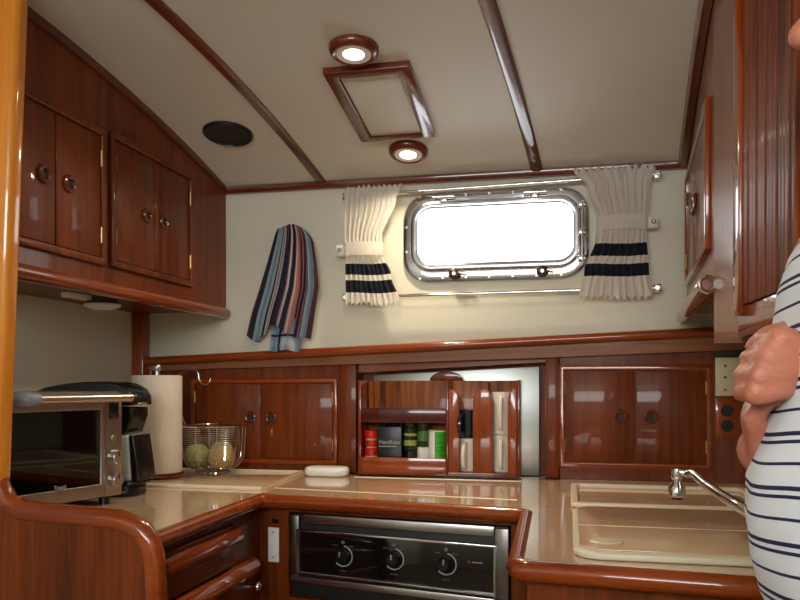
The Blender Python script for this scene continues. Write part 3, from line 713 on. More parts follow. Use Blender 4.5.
for z in (.118, .062):
    b = B(); cc = Rt+wv_*.028+nv_*.0105+V((0, 0, z)); lathe(b, [(0, 0), (.019, 0), (.018, .014), (.015, .019), (0, .019)], cc, nv_); kn = obj('knob', b, steel, cs)
    b = B(); box(b, (-.0012, 0, .003), (.0012, .0008, .015), 0, frame(cc+nv_*.0192, wv_, nv_, V((0, 0, 1)))); obj('pointer', b, blackp, kn)
b = B(); disc(b, Rt+wv_*.028+nv_*.0105+V((0, 0, .165)), .008, nv_, .003, 16); obj('button', b, steel, cs)
b = B(); prism(b, rect(.056, f0+.002, W, Hh-.004), Rt-V((0, 0, 0))+V((0, 0, 0)), wv_, (0, 0, 1), -.012, holes=[rect(.068, .055, W-.014, Hh-.045)], bev=.002)
dr = obj('door', b, mat('door_steel', (.40, .36, .33, 1), .34, 1, noise=.06), t)
obj('glass', ob((.0685, .002, .0555), (W-.0145, .006, Hh-.0455), 0), oveng, dr)
b = B(); cc = Rt+nv_*.044+V((0, 0, Hh-.016))
tube(b, [cc+wv_*.004, cc+wv_*.275], .0105, seg=16); obj('handle', b, mat('handle_steel', (.60, .52, .47, 1), .3, 1), dr)
b = B(); tube(b, [cc+wv_*.27, cc+wv_*.30-nv_*.004, cc+wv_*.335-nv_*.034], [.014, .019, .016], seg=14); obj('handle_bracket', b, greyp, dr)
b = B(); tube(b, [cc+wv_*.006, cc+wv_*.05-nv_*.034], [.011, .007], seg=12); obj('handle_bracket', b, steel, dr)
text('badge', 'Toastl', graylab, dr, Rt+wv_*.205+nv_*.0125+V((0, 0, .057)), -wv_, (0, 0, 1), .013)
b = B()
zr = .112
for k in range(11): tube(b, [Rt+wv_*(.07+k*.026)-nv_*.012+V((0, 0, zr)), Rt+wv_*(.07+k*.026)-nv_*.19+V((0, 0, zr))], .0014, seg=6)
for d_ in (.012, .19): tube(b, [Rt+wv_*.064-nv_*d_+V((0, 0, zr)), Rt+wv_*.332-nv_*d_+V((0, 0, zr))], .003, seg=6)
obj('wire_rack', b, chrome, t)
b = B()
for z in (.05,): tube(b, [Rt+wv_*.064-nv_*.07+V((0, 0, z)), Rt+wv_*.332-nv_*.07+V((0, 0, z))], .005, seg=8)
obj('heating_rod', b, steel, t)
for a_, d_ in ((.03, .02), (.31, .02), (.03, .19), (.31, .19)):
    b = B(); disc(b, Rt+wv_*a_-nv_*d_+V((0, 0, .0005)), .013, (0, 0, 1), .0215, 16); obj('foot', b, blackp, t)

# ================================================================== COFFEE MAKER
yk0, yk1 = 1.862, 1.962; ym = yk0
t = thing('coffee_maker', 'black pod coffee maker with silver column between oven and paper towel', 'coffee maker', (-1.25, (yk0+yk1)/2, CT))
def prof(pts, m, name, y0=yk0, y1=yk1, bev=.008, seg=3, par=t):
    q = [onY(x, y, y0+.055) for x, y in pts]; q = [(p.x, p.z) for p in q]
    b = B(); prism(b, q, (0, y1, 0), (1, 0, 0), (0, 0, 1), y1-y0, bev=bev, seg=seg); return obj(name, b, m, par)
hd = prof([(44, 393), (58, 387), (75, 384), (95, 382), (118, 381.5), (130, 384), (139, 389), (143, 396), (143.5, 405), (122, 406), (95, 402), (60, 399), (44, 396)], blackp, 'head', bev=.004)
prof([(118, 407), (143, 406.5), (143, 416), (140, 425), (137, 433), (120, 433)], blackp, 'spout_housing', yk0+.008, yk1-.008, .006)
prof([(139.5, 434), (144, 434), (147, 455), (150, 479), (142.5, 479)], blackp, 'column_side', yk0+.006, yk1-.006, .003)
prof([(126, 434), (139, 434), (141, 455), (142, 479), (125, 479), (127, 455)], mat('silver_column', (.66, .72, .70, 1), .35, .1), 'column', yk0+.006, yk1-.006, .006)
prof([(55, 400), (118, 400), (118, 482), (55, 482)], blackp, 'water_tank', yk0+.004, yk1-.002, .008)
b = B(); zb_ = CT+.0005
prism(b, rrect(-1.395, yk0-.004, -1.135, yk1+.004, .04), (0, 0, zb_), (1, 0, 0), (0, 1, 0), .030, bev=.004); obj('base', b, blackp, t)
b = B(); prism(b, rrect(-1.21, yk0-.008, -1.120, yk1+.008, .035), (0, 0, zb_+.0305), (1, 0, 0), (0, 1, 0), .010, bev=.003); obj('drip_tray', b, blackg, t)
b = B(); c = onY(138, 404, (yk0+yk1)/2); tube(b, [c+V((-.06, -.045, 0)), c+V((0, -.04, -.001)), c+V((.022, 0, -.001)), c+V((0, .04, -.001)), c+V((-.06, .045, 0))], .0055, seg=10); obj('lever', b, chrome, t)
p = onY(127, 396.5, yk0)
text('badge', 'BRAUM', graylab, hd, V((p.x, yk0-.0008, p.z)), (1, 0, 0), (0, 0, 1), .009)

# ================================================================== PAPER TOWEL AND FRUIT BASKET
pc = V((-1.272, 2.235, CT+.009)); pr = .0765
t = thing('paper_towel_roll', 'tall white paper towel roll on a wooden holder beside the coffee maker', 'paper towel', pc)
b = B(); lathe(b, [(.02, .014), (pr-.002, .014), (pr, .017), (pr, .315), (pr-.003, .318), (.02, .318), (.02, .014)], pc, n=48); obj('roll', b, paper, t)
t = thing('towel_holder', 'brown round base and spindle carrying the paper towel roll', 'holder', pc)
b = B(); lathe(b, [(0, 0), (.082, 0), (.084, .004), (.082, .012), (0, .013)], pc, n=40); obj('base', b, wgloss, t)
b = B(); lathe(b, [(0, .013), (.008, .013), (.008, .325), (0, .325)], pc); obj('spindle', b, steel, t)
b = B(); lathe(b, [(0, .320), (.009, .320), (.008, .332), (.013, .337), (.014, .344), (.011, .350), (0, .352)], pc); obj('finial', b, steel, t)
b = B(); sphere(b, pc+V((.012, -.088, .006)), .006); obj('foot_ball', b, chrome, t)

bc = V((-1.152, 2.378, CT+.008)); br = .108
t = thing('fruit_basket', 'round chrome wire fruit basket with tall curved hook beside the paper towel', 'basket', bc)
b = B(); tube(b, circ(bc+V((0, 0, .155)), br, (1, 0, 0), (0, 1, 0), 48), .0028, closed=True, seg=8); obj('rim', b, chrome, t)
prof_b = [(.05, .012), (.072, .017), (.088, .030), (.100, .05), (.103, .075), (.105, .10), (.107, .13), (.108, .155)]
def rb(z):
    for (r0, z0), (r1, z1) in zip(prof_b, prof_b[1:]):
        if z0 <= z <= z1: return r0+(r1-r0)*(z-z0)/(z1-z0)
    return .05
b = B()
for k in range(23):
    z = .014+k*.0061; tube(b, circ(bc+V((0, 0, z)), rb(z), (1, 0, 0), (0, 1, 0), 40), .0009, closed=True, seg=5, caps=False)
obj('wire_rings', b, chrome, t)
b = B()
for k in range(10):
    a = 2*PI*k/10+.25; tube(b, [bc+V((r*math.cos(a), r*math.sin(a), z)) for r, z in [(.0, .012)]+prof_b], .0012, seg=6)
tube(b, circ(bc+V((0, 0, .003)), .055, (1, 0, 0), (0, 1, 0), 32), .003, closed=True, seg=6)
for k in range(4):
    a = PI/2*k+.3; tube(b, [bc+V((.055*math.cos(a), .055*math.sin(a), .003)), bc+V((.05*math.cos(a), .05*math.sin(a), .012))], .0025, seg=6)
obj('wire_ribs', b, chrome, t)
b = B(); hp = [onY(x, y, 2.40) for x, y in ((168, 440), (168, 400), (171, 384), (177, 376), (184, 371.5), (191, 369.5), (197, 370.5), (198.5, 374), (199, 379), (201.5, 383.5), (205, 385), (209, 383), (211, 378))]
hp = [V((bc.x-rb(.15)+.0, 2.40, bc.z+.15))]+hp[2:]
tube(b, hp, .0026, seg=8); obj('hanger_hook', b, chrome, t)
def fruit(c, r, m, label, sc=(1, 1, 1)):
    o = thing('fruit', label, 'fruit', V(c)-V((0, 0, r)))
    b = B(); sphere(b, c, r, sc); 
    for v in b.verts:
        d = math.hypot(v.co.x-c[0], v.co.y-c[1]); v.co.z -= .008*math.exp(-(d/.01)**2)*(1 if v.co.z > c[2] else -1)
    obj('flesh', b, m, o)
    b = B(); tube(b, [V(c)+V((0, 0, r*sc[2]-.010)), V(c)+V((.003, 0, r*sc[2]+.006))], .0015, seg=6); obj('stem', b, bronze, o)
fruit(bc+V((-.048, -.018, .058)), .041, fruitg, 'green apple in the wire basket next to the paper towel')
fruit(bc+V((.040, -.022, .056)), .042, fruity, 'yellow round fruit on the right side of the wire basket', (1.05, 1, .95))
fruit(bc+V((.005, .055, .060)), .042, fruitg, 'greenish fruit at the back of the wire basket')

# ================================================================== WALL FITTINGS AT RIGHT
t = thing('control_plate', 'ivory rectangular plate with three small dots beside the sink locker', 'switch plate', (.46, YF, EZ-.03))
obj('plate', box(B(), (.428, YF-.006, EZ-.036), (.505, YF-.0003, EZ+.080), .002), ivory, t)
for z in (.055, .020, -.018):
    b = B(); disc(b, (.456, YF-.006, EZ+z), .004, (0, -1, 0), .002, 12); obj('indicator', b, reddot if z < 0 else bronze, t)
t = thing('power_outlet', 'brown plate with two round black outlets below the ivory plate', 'outlet', (.46, YF, EZ-.16))
obj('plate', box(B(), (.428, YF-.006, EZ-.162), (.498, YF-.0003, EZ-.041), .002), wtz, t)
for z in (-.080, -.126):
    b = B(); disc(b, (.461, YF-.006, EZ+z), .018, (0, -1, 0), .004, 24); obj('socket', b, blackp, t)
b = B(); box(b, (.425, YF-.02, EZ+.083), (.56, YF-.0003, EZ+.105), .002)
tag(obj('vent_slot', b, blackm), 'dark slot above the ivory plate under the locker', 'vent')

# ================================================================== CURTAINS, RODS, TOWEL
def rod(y, p0, p1, label):
    o = thing('curtain_rod', label, 'curtain rod', (p0+p1)/2)
    b = B(); tube(b, [p0, p1], .0055, seg=12); obj('tube', b, chrome, o)
    for p in (p0, p1):
        b = B(); box(b, (p.x-.010, p.y-.004, p.z-.012), (p.x+.010, YB-.0005, p.z+.012), .003)
        disc(b, V((p.x, p.y-.004, p.z)), .008, (0, -1, 0), .004, 16); obj('bracket', b, chrome, o)
YC = 2.462
rod(YC, V((-.722, YC, EZ+.615)), V((.256, YC, EZ+.632)), 'chrome curtain rod above the portlight')
rod(YC, V((-.722, YC, EZ+.284)), V((.256, YC, EZ+.290)), 'chrome curtain rod below the portlight')

for m_ in (cloth, cloth_r):                  # thin cotton lets some daylight through
    nt_ = m_.node_tree; out_ = nt_.nodes['Material Output']; pb = nt_.nodes['Principled BSDF']
    tr = nt_.nodes.new('ShaderNodeBsdfTranslucent'); tr.inputs[0].default_value = (.9, .86, .78, 1)
    ms = nt_.nodes.new('ShaderNodeMixShader'); ms.inputs[0].default_value = .3
    nt_.links.new(pb.outputs[0], ms.inputs[1]); nt_.links.new(tr.outputs[0], ms.inputs[2]); nt_.links.new(ms.outputs[0], out_.inputs['Surface'])
def interp(tab, t):
    for (t0, v0), (t1, v1) in zip(tab, tab[1:]):
        if t <= t1:
            k = (t-t0)/(t1-t0) if t1 > t0 else 0; k = k*k*(3-2*k); return v0+(v1-v0)*k
    return tab[-1][1]
def curtain(label, left, right, z0, z1, bands, tie, m, seed, tabx):
    """pleated sheet, left/right edge tables over t (0 top, 1 bottom)"""
    o = thing('curtain', label, 'curtain', ((left[0][1]+right[0][1])/2, YC, z0), 'short curtains tied beside the portlight')
    rnd = random.Random(seed); ph = [rnd.uniform(0, 6) for _ in range(4)]
    nu, nv = 90, 84; bb = bmesh.new(); grid = []
    nb = 9.5
    for j in range(nv+1):
        t_ = j/nv; z = z1+(z0-z1)*t_; xl, xr = interp(left, t_), interp(right, t_)
        row = []
        pinch = interp([(0, .7), (.08, .6), (tie[0]-.06, 1), (tie[0], .45), (tie[1], .45), (tie[1]+.1, 1), (.9, .7), (1, 1.2)], t_)
        for i in range(nu+1):
            s = i/nu
            x = xl+(xr-xl)*s
            w_ = math.sin(2*PI*nb*s+ph[0]+.5*math.sin(3*t_+ph[1]))+.5*math.sin(2*PI*nb*1.7*s+ph[2]+t_)+.35*math.sin(2*PI*3*s+ph[3])
            y = YC-.010-.0042*pinch*w_
            zz = z
            if t_ < .06 or t_ > .93:
                q = (1-t_/.06) if t_ < .06 else (t_-.93)/.07
                zz += q*.006*math.sin(2*PI*11*s+ph[1])+q*.003*math.sin(2*PI*23*s+ph[2]); y -= q*.005*math.sin(2*PI*14*s+ph[3])
            zz += .003*math.sin(5*s+ph[0])*t_
            row.append(bb.verts.new((x, y, zz)))
        grid.append(row)
    for j in range(nv):
        tm = (j+.5)/nv; mi = 1 if any(a <= tm <= c_ for a, c_ in bands) else 0
        for i in range(nu):
            f = bb.faces.new((grid[j][i], grid[j+1][i], grid[j+1][i+1], grid[j][i+1])); f.material_index = mi
    r = bmesh.ops.solidify(bb, geom=bb.faces[:], thickness=.0018)
    obj('pleated_cloth', bb, [m, navy], o, ang=80)
    ta, tb = tie; za, zb = z1+(z0-z1)*ta, z1+(z0-z1)*tb
    xl, xr = interp(left, (ta+tb)/2)-.003, interp(right, (ta+tb)/2)+.003
    bb = bmesh.new(); rows = []
    for j in range(7):
        z = za+(zb-za)*j/6; row = []
        for i in range(31):
            s = i/30; x = xl+(xr-xl)*s; y = YC-.0185-.006*math.sin(PI*s)+.0012*math.sin(9*s+j*.8)
            if i in (0, 30): y += .016
            row.append(bb.verts.new((x, y, z+.002*math.sin(4*s))))
        rows.append(row)
    for j in range(6):
        for i in range(30): bb.faces.new((rows[j][i], rows[j+1][i], rows[j+1][i+1], rows[j][i+1]))
    bmesh.ops.solidify(bb, geom=bb.faces[:], thickness=.002)
    tie_o = obj('tie_band', bb, m, o, ang=80)
    sg = tabx; xe = xl if sg < 0 else xr
    b = B(); box(b, (min(xe, xe+sg*.030), YC-.008, zb+.004), (max(xe, xe+sg*.030), YB-.0005, za-.004), .003); tb_ = obj('tie_tab', b, m, tie_o)
    b = B(); disc(b, (xe+sg*.017, YC-.008, (za+zb)/2), .0075, (0, -1, 0), .006, 16, .002); obj('snap_button', b, chrome, tb_)
curtain('cream curtain with two navy bands, left of the portlight', [(0, -.722), (1, -.718)], [(0, -.532), (.12, -.550), (.45, -.597), (.58, -.595), (.75, -.568), (1, -.538)],
        EZ+.260, EZ+.640, [(.655, .745), (.80, .90)], (.475, .59), cloth, 3, -1)
curtain('cream curtain with two navy bands, right of the portlight, shade tinted into its cloth', [(0, .008), (.15, .050), (.4, .082), (.55, .074), (.8, .040), (1, .024)], [(0, .250), (.15, .232), (.5, .222), (.8, .230), (1, .243)],
        EZ+.262, EZ+.658, [(.585, .675), (.735, .83)], (.375, .485), cloth_r, 8, 1)

def towel():
    o = thing('striped_towel', 'blue, navy and coral striped dish towel hanging on the cream wall', 'towel', (-.95, 2.51, EZ+.1))
    P = lambda x, y: onY(x, y, 2.48)
    Lt = [(279, 231), (277, 235), (275, 243), (270, 262), (262, 290), (255, 312), (250, 333)]
    Rt_ = [(309, 233), (313, 238), (315, 243), (318, 262), (320, 288), (316, 315), (312, 341)]
    def lerp(tab, t):
        k = t*(len(tab)-1); i = min(int(k), len(tab)-2); f = k-i
        return tab[i][0]*(1-f)+tab[i+1][0]*f, tab[i][1]*(1-f)+tab[i+1][1]*f
    bb = bmesh.new(); uv = bb.loops.layers.uv.new('UVMap'); nu, nv = 72, 50; g = []; U = {}
    for j in range(nv+1):
        t_ = j/nv; l, r = lerp(Lt, t_), lerp(Rt_, t_)
        row = []
        for i in range(nu+1):
            s = i/nu
            x = l[0]+(r[0]-l[0])*s; y = l[1]+(r[1]-l[1])*s
            # gathered crown and stepped lower hem
            y -= (1-t_)**5*7*math.sin(PI*s)
            y += t_**4*(8*math.exp(-((s-.12)/.12)**2) - 10*math.exp(-((s-.42)/.16)**2) - 2*s)
            f1 = .010*math.sin(2*PI*2.3*s+.8+t_*.6)+.007*math.sin(2*PI*5.2*s+2.0*t_)+.004*math.sin(2*PI*9*s-1.5*t_)
            p = P(x, y); amp = .35+.65*t_
            p.y = 2.485-.006-(f1+.016)*amp - .010*(1-t_)**4
            v = bb.verts.new(p); row.append(v); U[v] = ((.01+s*.98), t_)
        g.append(row)
    for j in range(nv):
        for i in range(nu):
            f = bb.faces.new((g[j][i], g[j+1][i], g[j+1][i+1], g[j][i+1]))
            for lp_ in f.loops: lp_[uv].uv = U[lp_.vert]
    bmesh.ops.solidify(bb, geom=bb.faces[:], thickness=.003)
    obj('drape', bb, towelm, o, ang=80)
    bb = bmesh.new(); g = []; nu, nv = 30, 16
    for j in range(nv+1):
        t_ = j/nv; row = []
        for i in range(nu+1):
            s = i/nu; p = P(273+30*s-1.5*math.sin(PI*t_)*(1-s), 318+33*t_+1.2*math.sin(9*s)*t_); p.y = 2.485-.033*min(1, t_*1.15)**2+.004*math.sin(2*PI*2.5*s+t_)
            row.append(bb.verts.new(p))
        g.append(row)
    for j in range(nv):
        for i in range(nu):
            f = bb.faces.new((g[j][i], g[j+1][i], g[j+1][i+1], g[j][i+1]))
            f.material_index = 1 if (12 <= i <= 23 and j > 9) else (2 if (i in (8, 9) or j in (8, )) else 0)
    bmesh.ops.solidify(bb, geom=bb.faces[:], thickness=.002)
    obj('under_fold', bb, [mat('pale_blue_cloth', srgb(150, 182, 204), .95), mat('pale_cloth', srgb(196, 200, 206), .95), navy], o, ang=80)
    b = B(); c = P(291, 228); tube(b, [(c.x, YB-.001, c.z), (c.x, YB-.02, c.z-.006), (c.x, YB-.036, c.z-.004), (c.x, YB-.038, c.z+.008)], .004, seg=8)
    tag(obj('wall_hook', b, chrome), 'small chrome hook on the cream wall holding the striped towel', 'hook')
towel()

# ================================================================== CEILING FITTINGS
def cn(y): 
    s = -2*.0923*(y-1.2); return V((0, s, -1)).normalized()*1.0 if False else V((0, s, -1)).normalized()
for x, y, lab in ((-.503, 1.785, 'round lit ceiling light with wooden ring, nearer the camera'), (-.483, 2.325, 'round lit ceiling light with wooden ring, next to the back wall')):
    n = V((0, -.1846*(y-1.2), -1)).normalized()     # downward normal of the headliner there
    c = V((x, y, ceil(y)))
    o = thing('ceiling_light', lab, 'ceiling light', c, 'round ceiling lights')
    b = B(); lathe(b, [(.036, .0), (.060, .0), (.060, .008), (.056, .016), (.049, .021), (.043, .018), (.041, .006), (.036, .0)], c, n, 40); obj('wooden_ring', b, wdx, o)
    b = B(); lathe(b, [(.026, .010), (.042, .017), (.041, .019), (.026, .018), (.024, .012), (.026, .010)], c, n, 36); obj('reflector', b, whitep, o)
    b = B(); lathe(b, [(0, .003), (.026, .005), (.026, .012), (.015, .018), (0, .020)], c, n, 28); obj('lens', b, bulb, o)
    ld = bpy.data.lights.new('ceiling_light_lamp', 'AREA'); ld.shape = 'DISK'; ld.size = .06; ld.energy = 3.2; ld.color = (1, .84, .62); ld.spread = math.radians(150)
    lo_ = bpy.data.objects.new('ceiling_light_lamp', ld); C.objects.link(lo_); lo_.location = c+n*.026
    lo_.rotation_euler = n.to_track_quat('-Z', 'Y').to_euler()
y = 2.155; n = V((0, -.1846*(y-1.2), -1)).normalized(); c = V((-.995, y, ceil(y)))
o = thing('ceiling_speaker', 'black round speaker in the ceiling above the left locker', 'speaker', c)
b = B(); lathe(b, [(0, 0), (.074, 0), (.074, .005), (.069, .008), (.064, .005), (.03, .0055), (0, .006)], c, n, 44); obj('grille', b, blackm, o)
b = B(); tube(b, circ(c+n*.006, .069, n.orthogonal().normalized(), n.cross(n.orthogonal().normalized()), 40), .003, closed=True, seg=8); obj('rim', b, blackp, o)
# hatch on the headliner
y0, y1 = 1.862, 2.236; cA, cB = V((-.60, y0, ceil(y0))), V((-.60, y1, ceil(y1))); vv = (cB-cA).normalized(); hL = (cB-cA).length
o = thing('ceiling_hatch', 'rectangular ceiling hatch panel in a mahogany frame between the two lights', 'hatch', (cA+cB)/2)
nn = vv.cross(V((1, 0, 0)))                      # u=vv, v=+X  -> vv x X points up or down
dn = nn if nn.z < 0 else -nn
uu, v2 = (vv, V((1, 0, 0))) if nn.z < 0 else (V((1, 0, 0)), vv)
def hr(a0, b0, a1, b1): return rect(a0, b0, a1, b1) if nn.z < 0 else [(b0, a0), (b1, a0), (b1, a1), (b0, a1)]
b = B(); prism(b, hr(0, -.006, hL, .216), cA-dn*.004, uu, v2, .020, holes=[hr(.032, .026, hL-.014, .180)], bev=.003); obj('frame', b, wdy, o)
b = B(); prism(b, hr(.033, .027, hL-.015, .179), cA-dn*.004, uu, v2, .010, bev=.002); obj('panel', b, vinyl, o)

# ================================================================== PERSON
def fuse(bm, vox, smooth_it=6):
    me = bpy.data.meshes.new('body'); bm.to_mesh(me); bm.free()
    o = bpy.data.objects.new('tmp', me); C.objects.link(o)
    m = o.modifiers.new('r', 'REMESH'); m.mode = 'VOXEL'; m.voxel_size = vox
    s = o.modifiers.new('s', 'SMOOTH'); s.iterations = smooth_it; s.factor = .5
    bpy.context.view_layer.update()
    r = bpy.data.meshes.new_from_object(o.evaluated_get(bpy.context.evaluated_depsgraph_get()))
    bpy.data.objects.remove(o); return r
PX, PY = .360, .88
def body():
    b = B()
    # trunk
    for z, dx, rx, ry in ((.94, .0, .12, .165), (1.04, -.008, .135, .165), (1.14, -.005, .138, .165), (1.24, .005, .125, .165), (1.34, .006, .115, .175), (1.40, .016, .10, .165)):
        sphere(b, (PX+dx, PY, z), 1, (rx, ry, .09), seg=20)
    cone(b, (PX+.03, PY, 1.42), (PX+.0, PY, 1.55), .062, .056)
    # head: skull, jaw, nose, brow, lips, ears
    hc = V((PX-.012, PY, 1.604))
    sphere(b, hc, 1, (.098, .076, .112), seg=28); sphere(b, hc+V((-.045, 0, -.060)), 1, (.052, .054, .052), seg=20)
    cone(b, hc+V((-.088, 0, .012)), hc+V((-.113, 0, -.022)), .010, .015, 12); sphere(b, hc+V((-.102, -.011, -.026)), .009, seg=10); sphere(b, hc+V((-.102, .011, -.026)), .009, seg=10)
    sphere(b, hc+V((-.088, 0, -.055)), 1, (.012, .024, .007), seg=14); sphere(b, hc+V((-.086, 0, -.067)), 1, (.012, .021, .008), seg=14)
    sphere(b, hc+V((-.085, 0, -.095)), 1, (.018, .022, .016), seg=14)
    for s in (-1, 1):
        sphere(b, hc+V((-.082, .033*s, .028)), 1, (.014, .026, .008), seg=12)
        sphere(b, hc+V((.005, .078*s, -.01)), 1, (.022, .010, .032), seg=14)
        sphere(b, hc+V((-.070, .040*s, -.020)), 1, (.026, .024, .022), seg=12)
    # legs and feet
    for s in (-1, 1):
        cone(b, (PX+.0, PY+.09*s, .93), (PX-.01, PY+.10*s, .50), .092, .060); cone(b, (PX-.01, PY+.10*s, .50), (PX+.02, PY+.105*s, .09), .058, .040)
        sphere(b, (PX+.0, PY+.105*s, .46), .055)
        cone(b, (PX+.03, PY+.105*s, .045), (PX-.14, PY+.115*s, .032), .042, .032)
    # near (left) arm: shoulder - elbow - wrist
    E1 = V((PX+.13, PY-.25, 1.17)); S1 = V((PX+.045, PY-.20, 1.40)); W1 = onpl(806, 366, V((0, .845, 0)), V((0, 1, 0)))
    cone(b, S1, E1, .055, .043); cone(b, E1, W1+V((.035, 0, 0)), .042, .030)
    # back of the hand, thumb uppermost, fingers curled under towards the belly
    def hand(W, K, up, palm, side, curl, kr=.0155):
        """W wrist, K middle knuckle centre; up = towards index finger; palm = direction the palm faces"""
        d = (K-W).normalized(); up = V(up).normalized(); palm = V(palm).normalized()
        offs = (.030, .010, -.010, -.029); ln = ((.038, .025, .020), (.043, .028, .021), (.040, .026, .020), (.031, .020, .018))
        for o_, L_ in zip(offs, ln):
            kn = K+up*o_+d*(-.004 if abs(o_) > .02 else 0)
            cone(b, W+up*o_*.55, kn, .0165, .0128, 12)
            a = 0; p = kn
            for q, (l_, cu_) in enumerate(zip(L_, curl)):
                a += cu_; dd = d*math.cos(a)+palm*math.sin(a); nx = p+dd*l_
                r0 = (.0105, .0095, .0085)[q]; cone(b, p, nx, r0, r0*.9, 12); p = nx
        # palm body and thumb
        for k_ in (.25, .5, .75): sphere(b, W.lerp(K, k_)+palm*.004, 1, (.024, .020, .030), seg=14)
        tb = W.lerp(K, .3)+up*.026+palm*.008
        t1 = tb+d*.018+up*.014+palm*.026; t2 = t1+d*.020+palm*.020-up*.004; t3 = t2+d*.010+palm*.016-up*.012
        cone(b, tb, t1, .0155, .0125, 12); cone(b, t1, t2, .0118, .0108, 12); cone(b, t2, t3, .0108, .0085, 12)
    K1 = onY(764, 366, .825)
    hand(W1, K1, (.42, 0, 1), (.1, 1, 0), 1, (1.15, 1.4, .9))
    # far (right) arm, forearm rising from below to a hand tucked behind the first
    S2 = V((PX+.045, PY+.165, 1.39)); E2 = onY(776, 458, 1.12); E2.x = PX-.10
    W2 = onY(765, 450, .93); K2 = onY(757, 408, .905)
    cone(b, S2, V((PX+.07, PY+.19, 1.14)), .055, .043); cone(b, V((PX+.07, PY+.19, 1.14)), W2, .042, .030)
    hand(W2, K2, (.3, .8, .2), (.8, -.3, .1), 1, (.7, 1.0, .7))
    return fuse(b, .0042, 3)
t = thing('person', 'person in white shirt with navy stripes at the right edge, hands at belly', 'person', (PX, PY, 0))
obj('body', body(), skin, t, ang=180)
# shirt: loft of ellipses with soft folds; the stripes ride on its UV height
def shirt():
    bb = bmesh.new(); uv = bb.loops.layers.uv.new('UVMap')
    tab = [(.970, .010, .160, .190), (1.00, .004, .168, .192), (1.04, -.004, .170, .192), (1.08, -.008, .170, .190), (1.12, -.006, .170, .188), (1.16, .002, .167, .186), (1.20, .008, .160, .185),
           (1.24, .004, .154, .186), (1.28, .003, .152, .190), (1.32, .004, .148, .196), (1.36, .012, .142, .200), (1.40, .02, .128, .195), (1.44, .025, .10, .15), (1.47, .025, .075, .085)]
    n = 72; rings = []; U = {}
    zs = [.970+i*(1.47-.970)/50 for i in range(51)]
    for z in zs:
        for A_, B_ in zip(tab, tab[1:]):
            if A_[0]-1e-6 <= z <= B_[0]+1e-6:
                k = (z-A_[0])/(B_[0]-A_[0]); q = [A_[i]*(1-k)+B_[i]*k for i in range(4)]; break
        row = []
        for i in range(n):
            a = 2*PI*i/n
            fo = 1+.012*math.sin(7*a+9*z)*max(0, 1.3-z)*2+.008*math.sin(13*a-20*z)
            v = bb.verts.new((PX+q[1]+q[2]*fo*math.cos(a), PY+q[3]*fo*math.sin(a), z)); row.append(v)
            U[v] = (i/n, (z-1.077)/.0525+.18*math.sin(a)+.03*math.sin(7*a+9*z)+.5)
        rings.append(row)
    for A_, B_ in zip(rings, rings[1:]):
        for i in range(n):
            f = bb.faces.new((A_[i], A_[(i+1) % n], B_[(i+1) % n], B_[i]))
            for l in f.loops: l[uv].uv = U[l.vert]
    # sleeves
    for s, E in ((-1, V((PX+.13, PY-.27, 1.17))), (1, V((PX+.07, PY+.19, 1.14)))):
        S = V((PX+.045, PY+.155*s, 1.395)); d = (E-S); m_ = S+d*.62; dn_ = d.normalized(); a1 = dn_.orthogonal().normalized(); a2 = dn_.cross(a1); rr = []
        for k in range(12):
            p = S.lerp(m_, k/11); row = []
            for i in range(28):
                v = bb.verts.new(p+(a1*math.cos(2*PI*i/28)+a2*math.sin(2*PI*i/28))*(.066+.004*k/11)); row.append(v); U[v] = (i/28, k*.38+.2)
            rr.append(row)
        for A_, B_ in zip(rr, rr[1:]):
            for i in range(28):
                f = bb.faces.new((A_[i], A_[(i+1) % 28], B_[(i+1) % 28], B_[i]))
                for l in f.loops: l[uv].uv = U[l.vert]
    bmesh.ops.recalc_face_normals(bb, faces=bb.faces)
    bmesh.ops.solidify(bb, geom=bb.faces[:], thickness=.003)
    obj('striped_shirt', bb, shirtm, t, ang=180)
shirt()
b = B()
for z, rx, ry in ((.995, .140, .175), (.95, .145, .18), (.90, .14, .18)): sphere(b, (PX+.01, PY, z), 1, (rx, ry, .06), seg=24)
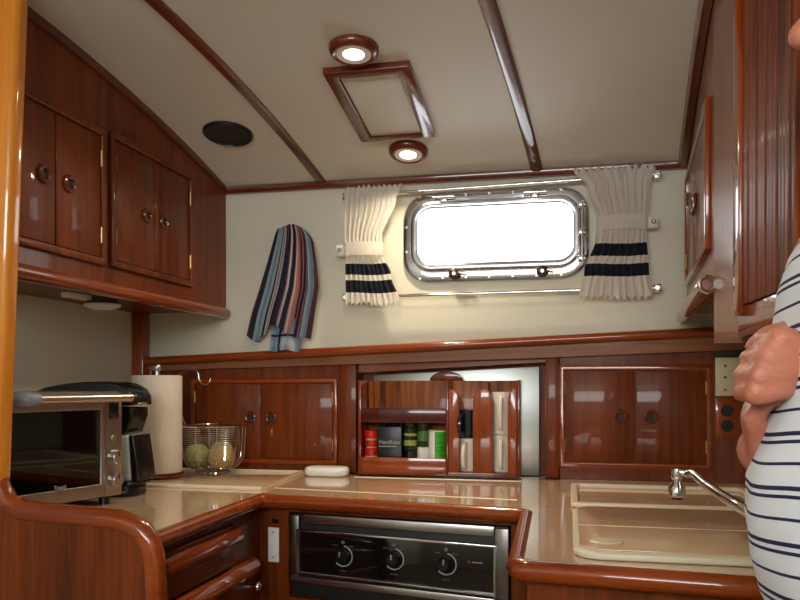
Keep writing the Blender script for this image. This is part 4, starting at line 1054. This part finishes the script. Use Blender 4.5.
for s in (-1, 1):
    cone(b, (PX+.005, PY+.09*s, .93), (PX-.005, PY+.10*s, .50), .104, .076); cone(b, (PX-.005, PY+.10*s, .50), (PX+.02, PY+.105*s, .10), .076, .062)
obj('trousers', fuse(b, .008, 3), trous, t, ang=180)
for s in (-1, 1):
    b = B(); sphere(b, (PX+.03, PY+.105*s, .05), 1, (.06, .048, .05)); sphere(b, (PX-.07, PY+.112*s, .042), 1, (.12, .052, .042)); box(b, (PX-.19, PY+.06*s if s > 0 else PY-.165, .001), (PX+.09, PY+.165 if s > 0 else PY-.06, .02), .009)
    obj('shoe', fuse(b, .006, 3), blackp, t, ang=180)
b = B(); hc = V((PX-.012, PY, 1.604)); sphere(b, hc+V((.018, 0, .022)), 1, (.096, .084, .104), seg=28); obj('hair', fuse(b, .007, 2), hairm, t, ang=180)
for s in (-1, 1):
    b = B(); sphere(b, hc+V((-.086, .032*s, .008)), .0125, seg=16); obj('eye', b, whitep, t)

# ================================================================== LIGHT AND CAMERA
w = bpy.data.worlds.new('World'); bpy.context.scene.world = w; w.use_nodes = True
bg = w.node_tree.nodes['Background']; bg.inputs[0].default_value = (.93, .97, 1, 1); bg.inputs[1].default_value = 5.5
def area(name, loc, rot, sx, sy, e, col):
    l = bpy.data.lights.new(name, 'AREA'); l.shape = 'RECTANGLE'; l.size = sx; l.size_y = sy; l.energy = e; l.color = col
    o = bpy.data.objects.new(name, l); C.objects.link(o); o.location = loc; o.rotation_euler = rot; return o
# added area light in the unseen rear opening, daylight fill for the galley
area('rear_fill_light', (-.325, YR-.012, 1.77), (math.radians(90), 0, 0), 1.5, .40, 26, (1, .99, .97))

cam = bpy.data.cameras.new('camera'); co = bpy.data.objects.new('camera', cam); C.objects.link(co)
co.location = (0, 0, EZ); co.rotation_euler = (math.radians(90), 0, TH)
cam.sensor_width = 36; cam.lens = 780/800*36; cam.shift_y = 84/800; cam.clip_start = .02
sc = bpy.context.scene; sc.camera = co
sc.view_settings.view_transform = 'Standard'; sc.view_settings.look = 'None'; sc.view_settings.gamma = 1; sc.view_settings.use_curve_mapping = False
sc.view_settings.exposure = -.05
